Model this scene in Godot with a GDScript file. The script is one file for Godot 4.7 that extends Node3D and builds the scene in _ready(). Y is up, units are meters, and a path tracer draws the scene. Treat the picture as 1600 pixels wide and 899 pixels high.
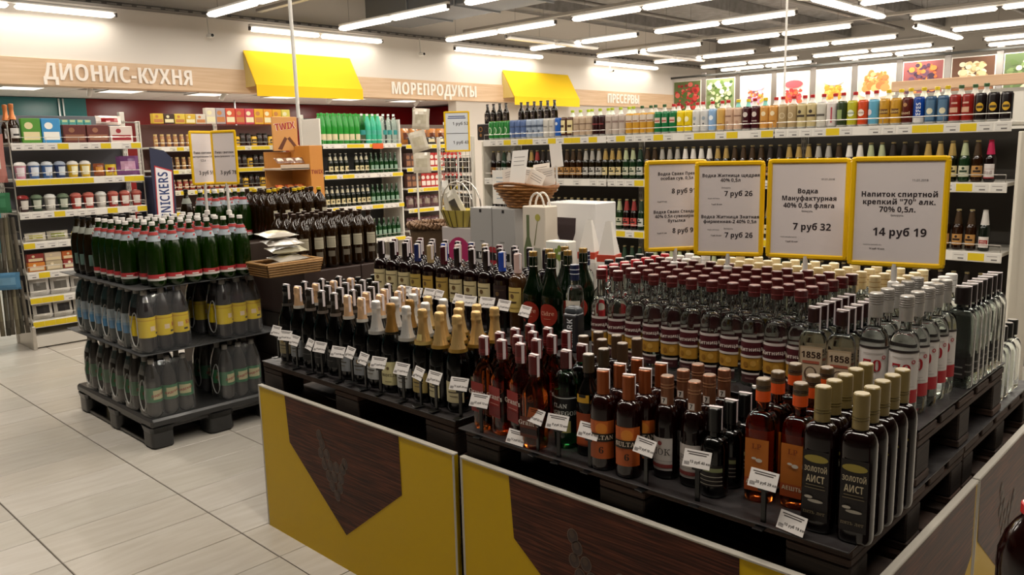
extends Node3D
# A supermarket drinks hall: bottles on pallets in front, shelves behind, a signed wall at the far end.
# x runs along the signed wall, -z runs along the beer shelf; the photograph is taken from the origin at 1.56 m.

const H_EYE := 1.56
const Y_LOW := 0.71      # top of the low pallets of the island
const Y_HIGH := 0.864    # top of the raised pallets

var taken := {}
var mats := {}
var glyph_cache := {}
var rng := RandomNumberGenerator.new()
var protos := {}
var ORDS := ["first", "second", "third", "fourth", "fifth", "sixth", "seventh", "eighth", "ninth", "tenth", "eleventh", "twelfth", "thirteenth", "fourteenth", "fifteenth", "sixteenth", "seventeenth", "eighteenth", "nineteenth", "twentieth"]

func nth(i: int) -> String:
	if i < 20:
		return ORDS[i]
	var k := (i + 1) % 10
	return str(i + 1) + ("st" if k == 1 else "nd" if k == 2 else "rd" if k == 3 else "th")

# ---------------------------------------------------------------- mesh builder
class MB:
	var v := PackedVector3Array()
	var n := PackedVector3Array()
	var c := PackedColorArray()
	var ix := PackedInt32Array()
	var col := Color.WHITE
	var xf := Transform3D.IDENTITY

	func k(hex: String) -> MB:
		col = Color(hex).srgb_to_linear()
		return self

	func at(o: Vector3, rot := Vector3.ZERO) -> MB:
		xf = Transform3D(Basis.from_euler(rot), o)
		return self

	func p(a: Vector3, nn: Vector3) -> int:
		v.append(xf * a)
		n.append((xf.basis * nn).normalized())
		c.append(col)
		return v.size() - 1

	func quad(a: Vector3, b: Vector3, d: Vector3, e: Vector3) -> void:
		var nn := (b - a).cross(d - a)
		if nn.length() < 1e-12:
			nn = (d - a).cross(e - a)
		var i := p(a, nn)
		p(b, nn)
		p(d, nn)
		p(e, nn)
		ix.append_array([i, i + 2, i + 1, i, i + 3, i + 2])

	func quad_out(a: Vector3, b: Vector3, d: Vector3, e: Vector3, out: Vector3) -> void:
		if (b - a).cross(d - a).dot(out) < 0.0:
			quad(a, e, d, b)
		else:
			quad(a, b, d, e)

	func tri_out(a: Vector3, b: Vector3, d: Vector3, out: Vector3) -> void:
		var nn := (b - a).cross(d - a)
		if nn.dot(out) < 0.0:
			var t := b
			b = d
			d = t
			nn = -nn
		var i := p(a, nn)
		p(b, nn)
		p(d, nn)
		ix.append_array([i, i + 2, i + 1])

	func box(ct: Vector3, s: Vector3, b := 0.0) -> MB:
		var h := s * 0.5
		b = minf(b, minf(h.x, minf(h.y, h.z)) * 0.9)
		for ax in 3:
			var u := (ax + 1) % 3
			var w := (ax + 2) % 3
			for sg in [-1.0, 1.0]:
				var q := []
				for st in [[-1, -1], [1, -1], [1, 1], [-1, 1]]:
					var a := Vector3.ZERO
					a[ax] = sg * h[ax]
					a[u] = st[0] * (h[u] - b)
					a[w] = st[1] * (h[w] - b)
					q.append(ct + a)
				var o := Vector3.ZERO
				o[ax] = sg
				quad_out(q[0], q[1], q[2], q[3], o)
		if b > 0.0:
			for ax in 3:
				var u := (ax + 1) % 3
				var w := (ax + 2) % 3
				for su in [-1.0, 1.0]:
					for sw in [-1.0, 1.0]:
						var q := []
						for st in [[-1, 0], [1, 0], [1, 1], [-1, 1]]:
							var a := Vector3.ZERO
							a[ax] = st[0] * (h[ax] - b)
							a[u] = su * (h[u] - (b if st[1] else 0.0))
							a[w] = sw * (h[w] - (0.0 if st[1] else b))
							q.append(ct + a)
						var o := Vector3.ZERO
						o[u] = su
						o[w] = sw
						quad_out(q[0], q[1], q[2], q[3], o)
			for sx in [-1.0, 1.0]:
				for sy in [-1.0, 1.0]:
					for sz in [-1.0, 1.0]:
						var o := Vector3(sx, sy, sz)
						tri_out(ct + Vector3(sx * h.x, sy * (h.y - b), sz * (h.z - b)), ct + Vector3(sx * (h.x - b), sy * h.y, sz * (h.z - b)), ct + Vector3(sx * (h.x - b), sy * (h.y - b), sz * h.z), o)
		return self

	func sec(t: float, ax: float, az: float, pw: float) -> float:
		if pw == 2.0 and ax == 1.0 and az == 1.0:
			return 1.0
		return 1.0 / pow(pow(absf(sin(t)) / ax, pw) + pow(absf(cos(t)) / az, pw), 1.0 / pw)

	func sec_n(t: float, ax: float, az: float, pw: float) -> Vector2:
		if pw == 2.0 and ax == 1.0 and az == 1.0:
			return Vector2(sin(t), cos(t))
		var s := sec(t, ax, az, pw)
		var x := sin(t) * s
		var z := cos(t) * s
		return Vector2(signf(x) * pow(absf(x) / ax, pw - 1.0) / ax, signf(z) * pow(absf(z) / az, pw - 1.0) / az).normalized()

	# a profile of (radius, height) from the bottom up, turned round y; the section may be a superellipse
	func lathe(prof: Array, seg := 20, ax := 1.0, az := 1.0, pw := 2.0, sharp := 0.6) -> MB:
		var nr := []
		for j in prof.size() - 1:
			var d: Vector2 = prof[j + 1] - prof[j]
			nr.append(Vector2(d.y, -d.x).normalized())
		for j in prof.size() - 1:
			var na: Vector2 = nr[j]
			var nb: Vector2 = nr[j]
			if j > 0 and nr[j].dot(nr[j - 1]) > sharp:
				na = (nr[j] + nr[j - 1]).normalized()
			if j < nr.size() - 1 and nr[j].dot(nr[j + 1]) > sharp:
				nb = (nr[j] + nr[j + 1]).normalized()
			var i0 := v.size()
			for q in seg + 1:
				var t := TAU * q / seg
				var s := sec(t, ax, az, pw)
				var sn := sec_n(t, ax, az, pw)
				p(Vector3(sin(t) * s * prof[j].x, prof[j].y, cos(t) * s * prof[j].x), Vector3(sn.x * na.x, na.y, sn.y * na.x))
				p(Vector3(sin(t) * s * prof[j + 1].x, prof[j + 1].y, cos(t) * s * prof[j + 1].x), Vector3(sn.x * nb.x, nb.y, sn.y * nb.x))
			for q in seg:
				var a := i0 + q * 2
				if prof[j].x > 1e-6:
					ix.append_array([a, a + 3, a + 2])
				if prof[j + 1].x > 1e-6:
					ix.append_array([a, a + 1, a + 3])
		return self

	# a patch of a cylinder wall (labels); bulge lets it lie on a cone
	func band(r0: float, y0: float, y1: float, a0: float, a1: float, seg := 8, r1 := -1.0) -> MB:
		if r1 < 0.0:
			r1 = r0
		var i0 := v.size()
		seg = maxi(seg, int(ceil(absf(a1 - a0) / 0.16)))
		for q in seg + 1:
			var t := lerpf(a0, a1, float(q) / seg)
			var d := Vector3(sin(t), 0, cos(t))
			p(d * r0 + Vector3(0, y0, 0), d)
			p(d * r1 + Vector3(0, y1, 0), d)
		for q in seg:
			var a := i0 + q * 2
			ix.append_array([a, a + 3, a + 2, a, a + 1, a + 3])
		return self

	func disc(r: float, y: float, R: float, a0 := 0.0, sy := 1.0, seg := 16) -> MB:
		# a round spot printed on a cylinder of radius R (flat at z = -R when R < 0)
		var rings := 1 if R < 0.0 else maxi(1, int(ceil(r / (R * 0.17))))
		if rings > 1:
			seg = maxi(seg, 24)
		var i0 := v.size()
		_on(Vector2(0, y), R, a0)
		for j in range(1, rings + 1):
			for q in seg:
				var t := TAU * q / seg
				_on(Vector2(sin(t) * r * j / rings, y + cos(t) * r * sy * j / rings), R, a0)
		for q in seg:
			var e := (q + 1) % seg
			ix.append_array([i0, i0 + 1 + q, i0 + 1 + e])
			for j in rings - 1:
				var a := i0 + 1 + j * seg
				ix.append_array([a + q, a + seg + q, a + seg + e, a + q, a + seg + e, a + e])
		return self

	func _on(uv: Vector2, R: float, a0: float) -> void:
		if R > 0.0:
			var t := uv.x / R + a0
			p(Vector3(sin(t) * R, uv.y, cos(t) * R), Vector3(sin(t), 0, cos(t)))
		else:
			p(Vector3(uv.x + a0, uv.y, -R), Vector3(0, 0, 1))

	# lettering: g = [vertices, indices]; printed on a cylinder of radius R, or flat at z = -R
	func write(g: Array, size: float, y: float, R: float, a0 := 0.0, sx := 1.0, turn := 0.0) -> MB:
		var i0 := v.size()
		if R > 0.0:
			g = fine(g, R * 0.2 / size)
		var gv: PackedVector3Array = g[0]
		for q in gv:
			var w := Vector2(q.x * size * sx, q.y * size).rotated(turn)
			_on(Vector2(w.x, w.y + y), R, a0)
		var gi: PackedInt32Array = g[1]
		for q in gi:
			ix.append(i0 + q)
		return self

	# splits long edges, so that flat letters bend round a bottle
	func fine(g: Array, most: float) -> Array:
		var gv: PackedVector3Array = g[0]
		gv = gv.duplicate()
		var gi: PackedInt32Array = g[1]
		var work := []
		for j in range(0, gi.size(), 3):
			work.append([gi[j], gi[j + 1], gi[j + 2]])
		var out := PackedInt32Array()
		while work:
			var t: Array = work.pop_back()
			var far := 0
			var long := 0.0
			for e in 3:
				var d := absf(gv[t[e]].x - gv[t[(e + 1) % 3]].x)
				if d > long:
					long = d
					far = e
			if long <= most:
				out.append_array(t)
				continue
			var a: int = t[far]
			var b: int = t[(far + 1) % 3]
			var c: int = t[(far + 2) % 3]
			gv.append((gv[a] + gv[b]) * 0.5)
			var m := gv.size() - 1
			work.append([a, m, c])
			work.append([m, b, c])
		return [gv, out]

	func tube(pts: Array, r: float, seg := 6) -> MB:
		for j in pts.size() - 1:
			var a: Vector3 = pts[j]
			var b: Vector3 = pts[j + 1]
			var d := (b - a).normalized()
			var u := d.cross(Vector3.UP if absf(d.y) < 0.9 else Vector3.RIGHT).normalized()
			var w := d.cross(u)
			var i0 := v.size()
			for q in seg + 1:
				var t := TAU * q / seg
				var o := u * cos(t) + w * sin(t)
				p(a + o * r, o)
				p(b + o * r, o)
			for q in seg:
				var e := i0 + q * 2
				ix.append_array([e, e + 3, e + 2, e, e + 1, e + 3])
		return self

	# a flat polygon in local xy at z, facing +z
	func poly(pts: PackedVector2Array, z := 0.0) -> MB:
		var i0 := v.size()
		for q in pts:
			p(Vector3(q.x, q.y, z), Vector3(0, 0, 1))
		var t := Geometry2D.triangulate_polygon(pts)
		for j in range(0, t.size(), 3):
			var a := pts[t[j]]
			var b := pts[t[j + 1]]
			var d := pts[t[j + 2]]
			if (b - a).cross(d - a) > 0.0:
				ix.append_array([i0 + t[j], i0 + t[j + 2], i0 + t[j + 1]])
			else:
				ix.append_array([i0 + t[j], i0 + t[j + 1], i0 + t[j + 2]])
		return self

	func done() -> ArrayMesh:
		var a := []
		a.resize(Mesh.ARRAY_MAX)
		a[Mesh.ARRAY_VERTEX] = v
		a[Mesh.ARRAY_NORMAL] = n
		a[Mesh.ARRAY_COLOR] = c
		a[Mesh.ARRAY_INDEX] = ix
		var m := ArrayMesh.new()
		m.add_surface_from_arrays(Mesh.PRIMITIVE_TRIANGLES, a)
		return m

func glyphs(s: String, style := 0) -> Array:
	var key := s + "|" + str(style)
	if glyph_cache.has(key):
		return glyph_cache[key]
	var f := SystemFont.new()
	f.font_names = PackedStringArray(["Droid Serif" if style % 2 == 1 else "Droid Sans"])
	f.font_weight = 700 if style < 2 else 400
	var t := TextMesh.new()
	t.font = f
	t.font_size = 48
	t.pixel_size = 1.0 / 48.0
	t.curve_step = 4.0
	t.depth = 0.01
	t.text = s
	var a := t.get_mesh_arrays()
	var gv: PackedVector3Array = a[Mesh.ARRAY_VERTEX]
	var gn: PackedVector3Array = a[Mesh.ARRAY_NORMAL]
	var gi: PackedInt32Array = a[Mesh.ARRAY_INDEX] if a[Mesh.ARRAY_INDEX] != null else PackedInt32Array(range(gv.size()))
	var out_v := PackedVector3Array()
	var out_i := PackedInt32Array()
	var map := {}
	for j in range(0, gi.size(), 3):
		if gn[gi[j]].z > 0.5 and gn[gi[j + 1]].z > 0.5 and gn[gi[j + 2]].z > 0.5:
			for q in 3:
				var o := gi[j + q]
				if not map.has(o):
					map[o] = out_v.size()
					out_v.append(gv[o])
				out_i.append(map[o])
	glyph_cache[key] = [out_v, out_i]
	return glyph_cache[key]

# ---------------------------------------------------------------- materials
func pbr(key: String, rough: float, metal := 0.0, hex := "", vc := true) -> StandardMaterial3D:
	if mats.has(key):
		return mats[key]
	var m := StandardMaterial3D.new()
	m.resource_name = key
	m.roughness = rough
	m.metallic = metal
	m.vertex_color_use_as_albedo = vc
	if hex:
		m.albedo_color = Color(hex)
	mats[key] = m
	return m

func noise_tex(sx: int, sy: int, fx: float, fy: float, lo: Color, hi: Color, sd: int, pw := 1.0) -> ImageTexture:
	var nz := FastNoiseLite.new()
	nz.seed = sd
	nz.noise_type = FastNoiseLite.TYPE_SIMPLEX_SMOOTH
	nz.frequency = 1.0
	nz.fractal_octaves = 4
	var im := Image.create(sx, sy, false, Image.FORMAT_RGB8)
	for y in sy:
		for x in sx:
			# sampled on a torus so that the tile repeats without a seam
			var a := TAU * x / sx
			var b := TAU * y / sy
			var q := nz.get_noise_3d(cos(a) * fx, sin(a) * fx + cos(b) * fy, sin(b) * fy) * 0.5 + 0.5
			im.set_pixel(x, y, lo.lerp(hi, pow(clampf(q * 1.3 - 0.15, 0.0, 1.0), pw)))
	return ImageTexture.create_from_image(im)

func setup_materials() -> void:
	pbr("print", 0.5)
	pbr("paper", 0.8)
	pbr("gloss", 0.22)
	pbr("plastic", 0.28)
	pbr("foil", 0.32, 0.55)
	pbr("steel", 0.3, 0.9)
	pbr("paint", 0.45)
	pbr("matt", 0.85)
	pbr("laminate", 0.4).metallic_specular = 0.3
	pbr("cloth", 0.9)
	var g := pbr("dark_glass", 0.13)
	g.metallic_specular = 0.55
	pbr("pet", 0.16)
	for q in [["clear_glass", "f6fbf8", 0.0, 0.045], ["green_glass", "2f9a55", 0.0, 0.045], ["amber_glass", "b3541e", 0.0, 0.045], ["water_pet", "e3f4f3", 0.0, 0.034], ["teal_pet", "4fc0ae", 0.0, 0.034], ["green_pet", "2fae4a", 0.0, 0.034]]:
		var m := pbr(q[0], 0.02, 0.0, "", false)
		var cc := Color(q[1])
		cc.a = q[2]
		m.albedo_color = cc
		m.refraction_enabled = true
		m.refraction_scale = q[3]
		m.transparency = BaseMaterial3D.TRANSPARENCY_ALPHA
	var film := pbr("film", 0.12, 0.0, "", false)
	film.albedo_color = Color(0.8, 0.81, 0.82, 0.06)
	film.transparency = BaseMaterial3D.TRANSPARENCY_ALPHA
	film.cull_mode = BaseMaterial3D.CULL_DISABLED
	var pane := pbr("pane", 0.05, 0.0, "", false)
	pane.albedo_color = Color(0.9, 0.95, 0.95, 0.08)
	pane.transparency = BaseMaterial3D.TRANSPARENCY_ALPHA
	var wd := pbr("wood", 0.75)
	wd.albedo_texture = noise_tex(256, 64, 1.2, 2.6, Color("8a8078"), Color("ffffff"), 3)
	wd.uv1_triplanar = true
	wd.uv1_scale = Vector3(1.1, 9.0, 1.1)
	var wp := pbr("wood_print", 0.45)
	wp.albedo_texture = noise_tex(256, 128, 0.9, 4.5, Color("4a3c36"), Color("ffffff"), 8, 1.3)
	wp.metallic_specular = 0.3
	wp.uv1_triplanar = true
	wp.uv1_scale = Vector3(0.9, 5.0, 0.9)
	var tl := pbr("tile", 0.3)
	tl.albedo_texture = noise_tex(256, 256, 1.1, 2.2, Color("e9e6e2"), Color("ffffff"), 5)
	tl.uv1_triplanar = true
	tl.uv1_world_triplanar = true
	tl.uv1_scale = Vector3(0.55, 0.55, 1.5)
	var sh := pbr("sheet", 0.34)
	sh.roughness_texture = noise_tex(256, 256, 3.0, 3.0, Color(0.45, 0.45, 0.45), Color(1, 1, 1), 17)
	sh.roughness = 0.6
	sh.uv1_triplanar = true
	sh.uv1_scale = Vector3(1.2, 1.2, 1.2)
	var cn := pbr("concrete", 0.8)
	cn.albedo_texture = noise_tex(256, 256, 2.0, 2.0, Color("c9c6c2"), Color("ffffff"), 11)
	cn.uv1_triplanar = true
	cn.uv1_world_triplanar = true
	cn.uv1_scale = Vector3(0.35, 0.35, 0.35)
	var wk := pbr("wicker", 0.6)
	wk.albedo_texture = noise_tex(128, 128, 2.5, 5.0, Color("a08a70"), Color("ffffff"), 21)
	wk.uv1_triplanar = true
	wk.uv1_scale = Vector3(6, 14, 6)
	var ply := pbr("board_wood", 0.5)
	ply.albedo_texture = noise_tex(256, 64, 0.7, 2.2, Color("e6dccf"), Color("ffffff"), 31)
	ply.uv1_triplanar = true
	ply.uv1_world_triplanar = true
	ply.uv1_scale = Vector3(0.25, 1.6, 0.25)

# ---------------------------------------------------------------- scene tree helpers
func numbered(called: String) -> String:
	var k: int = taken.get(called, 0)
	taken[called] = k + 1
	return called if k == 0 else "%s_%03d" % [called, k]

func tag(o: Node3D, label: String, category: String, group := "") -> Node3D:
	o.set_meta("label", label)
	o.set_meta("category", category)
	if group:
		o.set_meta("group", group)
	return o

func thing(called: String, label: String, category: String, at := Vector3.ZERO, turn := 0.0, group := "") -> Node3D:
	var o := Node3D.new()
	o.name = numbered(called)
	add_child(o)
	o.position = at
	o.rotation.y = turn
	tag(o, label, category, group)
	return o

func part(parent: Node, called: String, mesh: Mesh, key: String) -> MeshInstance3D:
	var o := MeshInstance3D.new()
	o.name = called
	o.mesh = mesh
	o.material_override = mats[key]
	parent.add_child(o, true)
	return o

func struct(called: String, mesh: Mesh, key: String) -> MeshInstance3D:
	var o := part(self, numbered(called), mesh, key)
	o.set_meta("kind", "structure")
	return o

func spawn(proto: Node3D, called: String, label: String, category: String, at: Vector3, turn := 0.0, group := "") -> Node3D:
	var o: Node3D = proto.duplicate()
	o.name = numbered(called)
	add_child(o)
	o.position = at
	o.rotation.y = turn
	return tag(o, label, category, group)

# ---------------------------------------------------------------- bottles and cans
func bprof(r: float, hb: float, hs: float, rn: float, ht: float, kind := 0) -> Array:
	var q := [Vector2(0, 0.002), Vector2(r * 0.86, 0.0), Vector2(r * 0.97, 0.005), Vector2(r, 0.014), Vector2(r, hb)]
	for i in range(1, 8):
		var u := i / 7.0
		if kind == 0:
			q.append(Vector2(rn + (r - rn) * cos(u * PI / 2), hb + (hs - hb) * sin(u * PI / 2)))
		else:
			q.append(Vector2(lerpf(r, rn, smoothstep(0.0, 1.0, u)), lerpf(hb, hs, u)))
	q.append(Vector2(rn, ht - 0.002))
	q.append(Vector2(rn * 0.9, ht))
	q.append(Vector2(0, ht))
	return q

func label_mesh(L: Dictionary) -> ArrayMesh:
	var m := MB.new()
	var R: float = L.r
	var step := 0.0004
	m.k(L.hex)
	if R > 0.0:
		m.band(R, L.y0, L.y1, -L.a, L.a, maxi(L.get("seg", 8), int(L.a * 8.0)), L.get("r1", -1.0))
	else:
		m.quad(Vector3(-L.a, L.y0, -R), Vector3(L.a, L.y0, -R), Vector3(L.a, L.y1, -R), Vector3(-L.a, L.y1, -R))
	for q in L.get("ops", []):
		R += step if R > 0.0 else -step
		if q[0] == "b":
			m.k(q[3])
			var a0: float = q[4] if q.size() > 4 else -L.a
			var a1: float = q[5] if q.size() > 5 else L.a
			if R > 0.0:
				m.band(R, q[1], q[2], a0, a1, 2)
			else:
				m.quad(Vector3(a0, q[1], -R), Vector3(a1, q[1], -R), Vector3(a1, q[2], -R), Vector3(a0, q[2], -R))
		elif q[0] == "t":
			m.k(q[4])
			m.write(glyphs(q[1], q[5] if q.size() > 5 else 0), q[2], q[3], R, q[6] if q.size() > 6 else 0.0, q[7] if q.size() > 7 else 1.0, q[8] if q.size() > 8 else 0.0)
		elif q[0] == "d":
			m.k(q[3])
			m.disc(q[1], q[2], R, q[4] if q.size() > 4 else 0.0, q[5] if q.size() > 5 else 1.0)
	return m.done()

func cap_prof(y0: float, r: float, ht: float) -> Array:
	return [Vector2(r * 0.9, y0), Vector2(r, y0 + 0.0015), Vector2(r, ht - 0.002), Vector2(r - 0.0018, ht), Vector2(0, ht + 0.0002)]

func bottle(d: Dictionary) -> Node3D:
	var root := Node3D.new()
	var seg: int = d.get("seg", 18)
	var ax: float = d.get("ax", 1.0)
	var az: float = d.get("az", 1.0)
	var pw: float = d.get("pw", 2.0)
	var m := MB.new()
	m.k(d.get("hex", "ffffff"))
	var pf: Array = d.prof if d.has("prof") else bprof(d.r, d.hb, d.hs, d.rn, d.ht, d.get("kind", 0))
	if ax == 1.0 and az == 1.0 and pw == 2.0:
		m.lathe(pf, seg)
	else:
		# a flattened or squared body runs into a round neck
		var split := 0
		for j in pf.size():
			if pf[j].x > d.rn * 1.001:
				split = j + 1
		m.lathe(pf.slice(0, split + 1), maxi(seg, 24), ax, az, pw)
		m.lathe(pf.slice(split), 14)
	part(root, "bottle_body", m.done(), d.get("mat", "dark_glass"))
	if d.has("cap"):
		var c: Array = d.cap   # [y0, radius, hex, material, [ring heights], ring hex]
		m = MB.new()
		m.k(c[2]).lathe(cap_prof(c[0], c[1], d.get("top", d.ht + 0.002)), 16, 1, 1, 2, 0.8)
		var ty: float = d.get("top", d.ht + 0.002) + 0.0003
		m.col = Color(c[2]).lerp(Color("e4dcd2"), 0.6).srgb_to_linear()  # paler top disc: the bright highlight on the cap painted into its colour
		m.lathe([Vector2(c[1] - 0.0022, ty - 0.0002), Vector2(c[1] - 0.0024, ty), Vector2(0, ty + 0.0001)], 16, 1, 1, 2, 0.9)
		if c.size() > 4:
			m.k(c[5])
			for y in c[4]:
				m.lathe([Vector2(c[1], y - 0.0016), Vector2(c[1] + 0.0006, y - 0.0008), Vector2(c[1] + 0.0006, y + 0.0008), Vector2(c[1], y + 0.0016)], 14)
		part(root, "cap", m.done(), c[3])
	if d.has("foil"):
		var f: Array = d.foil   # [profile, hex, material, [bands: y0, y1, radius, hex]]
		m = MB.new()
		m.k(f[1]).lathe(f[0], 16, 1, 1, 2, 0.3)
		for b in f[3]:
			m.k(b[3]).band(b[2], b[0], b[1], -PI, PI, 16)
		part(root, "foil_capsule", m.done(), f[2])
	for L in d.get("lab", []):
		part(root, L.get("name", "label"), label_mesh(L), L.get("mat", "print"))
	if d.has("strip"):
		var s: Array = d.strip   # [top height, cap radius, length, angle]
		m = MB.new()
		m.k("d2c6c6")
		m.band(s[1] + 0.0008, s[0] - s[2], s[0], s[3] + 0.17, s[3] + 0.73, 3)
		m.at(Vector3.ZERO, Vector3(0, s[3] + 0.45, 0))
		m.quad(Vector3(-s[1] * 0.35, s[0] + 0.0022, s[1] + 0.0008), Vector3(s[1] * 0.35, s[0] + 0.0022, s[1] + 0.0008), Vector3(s[1] * 0.35, s[0] + 0.0024, -s[1] * 0.9), Vector3(-s[1] * 0.35, s[0] + 0.0024, -s[1] * 0.9))
		part(root, "tax_strip", m.done(), "paper")
	return root

func can(hex: String, top: String, ops: Array, h := 0.166, r := 0.033) -> Node3D:
	var root := Node3D.new()
	var m := MB.new()
	m.k("c9c9c6").lathe([Vector2(0, 0.004), Vector2(r * 0.72, 0.0), Vector2(r * 0.78, 0.002), Vector2(r, 0.012)], 16)
	m.k(hex).lathe([Vector2(r, 0.012), Vector2(r, h - 0.016), Vector2(r * 0.97, h - 0.011), Vector2(r * 0.84, h - 0.002)], 16)
	part(root, "can_body", m.done(), "gloss")
	m = MB.new()
	m.k(top).lathe([Vector2(r * 0.84, h - 0.002), Vector2(r * 0.84, h), Vector2(r * 0.78, h), Vector2(r * 0.76, h - 0.005), Vector2(0, h - 0.005)], 16)
	part(root, "can_lid", m.done(), "steel")
	if ops:
		part(root, "print", label_mesh({"r": r + 0.0003, "y0": h * 0.1, "y1": h * 0.12, "a": 1.4, "hex": hex, "ops": ops}), "print")
	return root

func make_products() -> void:
	var P := protos
	# --- spirits on the low pallet
	P.whisky_red = bottle({"r": 0.033, "hb": 0.165, "hs": 0.222, "rn": 0.0145, "ht": 0.286, "pw": 3.4, "kind": 1, "mat": "amber_glass", "cap": [0.232, 0.0168, "5a1a1c", "plastic", [0.243, 0.249], "7a2a2a"], "top": 0.288, "strip": [0.288, 0.0168, 0.055, 0.9],
		"lab": [{"r": -0.0336, "y0": 0.055, "y1": 0.15, "a": 0.028, "hex": "8f1d1b", "ops": [["t", "Grant's", 0.021, 0.118, "e8dcd2", 1], ["b", 0.096, 0.098, "c98a80", -0.02, 0.022], ["b", 0.062, 0.09, "6f1513", -0.028, 0.028]]}]})
	P.whisky_plain = bottle({"r": 0.033, "hb": 0.15, "hs": 0.21, "rn": 0.0145, "ht": 0.27, "pw": 3.4, "kind": 1, "mat": "amber_glass", "cap": [0.216, 0.0168, "5a1a1c", "plastic"], "top": 0.272, "strip": [0.272, 0.0168, 0.062, 0.9],
		"lab": [{"r": -0.0336, "y0": 0.035, "y1": 0.095, "a": 0.03, "hex": "6a2c1c", "ops": [["t", "Grant's", 0.019, 0.078, "e8dcd2", 1], ["b", 0.045, 0.062, "2c1410"]]}]})
	P.whisky_green = bottle({"r": 0.037, "hb": 0.185, "hs": 0.225, "rn": 0.015, "ht": 0.28, "mat": "green_glass", "cap": [0.232, 0.0172, "4a1a1c", "plastic"], "top": 0.282, "strip": [0.282, 0.0172, 0.05, 0.9],
		"lab": [{"r": 0.0374, "y0": 0.05, "y1": 0.158, "a": 1.45, "hex": "0d0e0d", "ops": [["b", 0.15, 0.153, "c9ccc6"], ["t", "CLAN", 0.017, 0.128, "dfe0d8", 1], ["t", "MacGREGOR", 0.0175, 0.107, "dfe0d8", 1], ["b", 0.05, 0.085, "a8a25c", -0.9, 0.9]]}]})
	P.liqueur_black = bottle({"r": 0.036, "hb": 0.17, "hs": 0.225, "rn": 0.014, "ht": 0.285, "kind": 1, "hex": "0b0a09", "cap": [0.235, 0.0165, "3f3226", "plastic"], "top": 0.287,
		"lab": [{"r": 0.0363, "y0": 0.155, "y1": 0.178, "a": 0.55, "hex": "d8a52a", "ops": [["b", 0.17, 0.178, "0b0a09", -0.3, 0.3]]}, {"r": 0.0363, "y0": 0.03, "y1": 0.125, "a": 0.75, "hex": "a8481d", "ops": [["d", 0.012, 0.09, "d8a52a"], ["b", 0.035, 0.055, "c9571f", -0.5, 0.5]]}]})
	P.brandy_brown = bottle({"r": 0.035, "hb": 0.165, "hs": 0.215, "rn": 0.0145, "ht": 0.285, "hex": "120b08", "cap": [0.215, 0.0165, "4f3a28", "plastic"], "top": 0.287,
		"lab": [{"r": 0.0148, "y0": 0.195, "y1": 0.212, "a": 0.8, "hex": "2c2620", "name": "neck_label"}, {"r": 0.0354, "y0": 0.05, "y1": 0.13, "a": 0.9, "hex": "8a3a1e"}]})
	P.brandy_sun = bottle({"r": 0.0355, "hb": 0.165, "hs": 0.205, "rn": 0.0145, "ht": 0.268, "hex": "160c07", "cap": [0.205, 0.0172, "8f4a24", "foil"], "top": 0.27, "strip": [0.27, 0.0172, 0.05, 1.0],
		"lab": [{"r": 0.0359, "y0": 0.035, "y1": 0.14, "a": 1.05, "hex": "b4531c", "ops": [["b", 0.088, 0.138, "d06a22", -0.5, 0.5], ["d", 0.016, 0.118, "e08a2c"], ["b", 0.083, 0.105, "1a0f0a"], ["t", "SULTAN", 0.0165, 0.0945, "e8d6c0", 1], ["t", "6", 0.026, 0.06, "1a0f0a", 1]]}]})
	P.cognac_seven = bottle({"r": 0.034, "hb": 0.14, "hs": 0.195, "rn": 0.0145, "ht": 0.268, "hex": "140a08", "cap": [0.178, 0.017, "8a5a40", "foil", [0.248, 0.24], "a87a58"], "top": 0.27,
		"lab": [{"r": 0.0178, "y0": 0.198, "y1": 0.216, "a": 0.5, "hex": "d9cfc6", "name": "neck_tag", "ops": [["t", "7", 0.016, 0.207, "1a1414"]]}, {"r": 0.0344, "y0": 0.025, "y1": 0.112, "a": 0.95, "hex": "c9c1bb", "ops": [["t", "НОК", 0.024, 0.075, "2a2420", 3], ["b", 0.032, 0.042, "8a3a36"], ["b", 0.05, 0.0512, "9a928c"], ["d", 0.006, 0.098, "8a3a36"]]}]})
	P.cognac_small = bottle({"r": 0.035, "hb": 0.115, "hs": 0.15, "rn": 0.0145, "ht": 0.22, "hex": "0c0908", "cap": [0.162, 0.0168, "0f1312", "plastic"], "top": 0.222, "strip": [0.222, 0.0168, 0.055, 1.2],
		"lab": [{"r": 0.0354, "y0": 0.03, "y1": 0.085, "a": 0.9, "hex": "16130f", "ops": [["b", 0.068, 0.078, "8a8f62"], ["b", 0.055, 0.057, "b8b0a0"], ["b", 0.045, 0.0465, "b8b0a0"], ["b", 0.035, 0.0365, "b8b0a0"]]}]})
	P.brandy_orange = bottle({"r": 0.037, "hb": 0.185, "hs": 0.222, "rn": 0.0145, "ht": 0.298, "pw": 2.6, "mat": "amber_glass", "cap": [0.245, 0.0168, "5f4c34", "plastic", [0.284, 0.28], "3c3022"], "top": 0.3,
		"lab": [{"r": 0.0172, "y0": 0.246, "y1": 0.272, "a": 3.1, "hex": "e2571a", "name": "neck_band"}, {"r": -0.0376, "y0": 0.03, "y1": 0.16, "a": 0.028, "hex": "c9701c", "ops": [["b", 0.03, 0.062, "b8521e", -0.028, 0.028], ["t", "АЕШТЬ", 0.014, 0.052, "f0dcb8"], ["d", 0.008, 0.108, "e8e0d2", 0.006, 0.6], ["d", 0.006, 0.112, "e8e0d2", -0.006, 0.5], ["t", "LP", 0.018, 0.142, "8f4212", 1]]}]})
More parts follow.
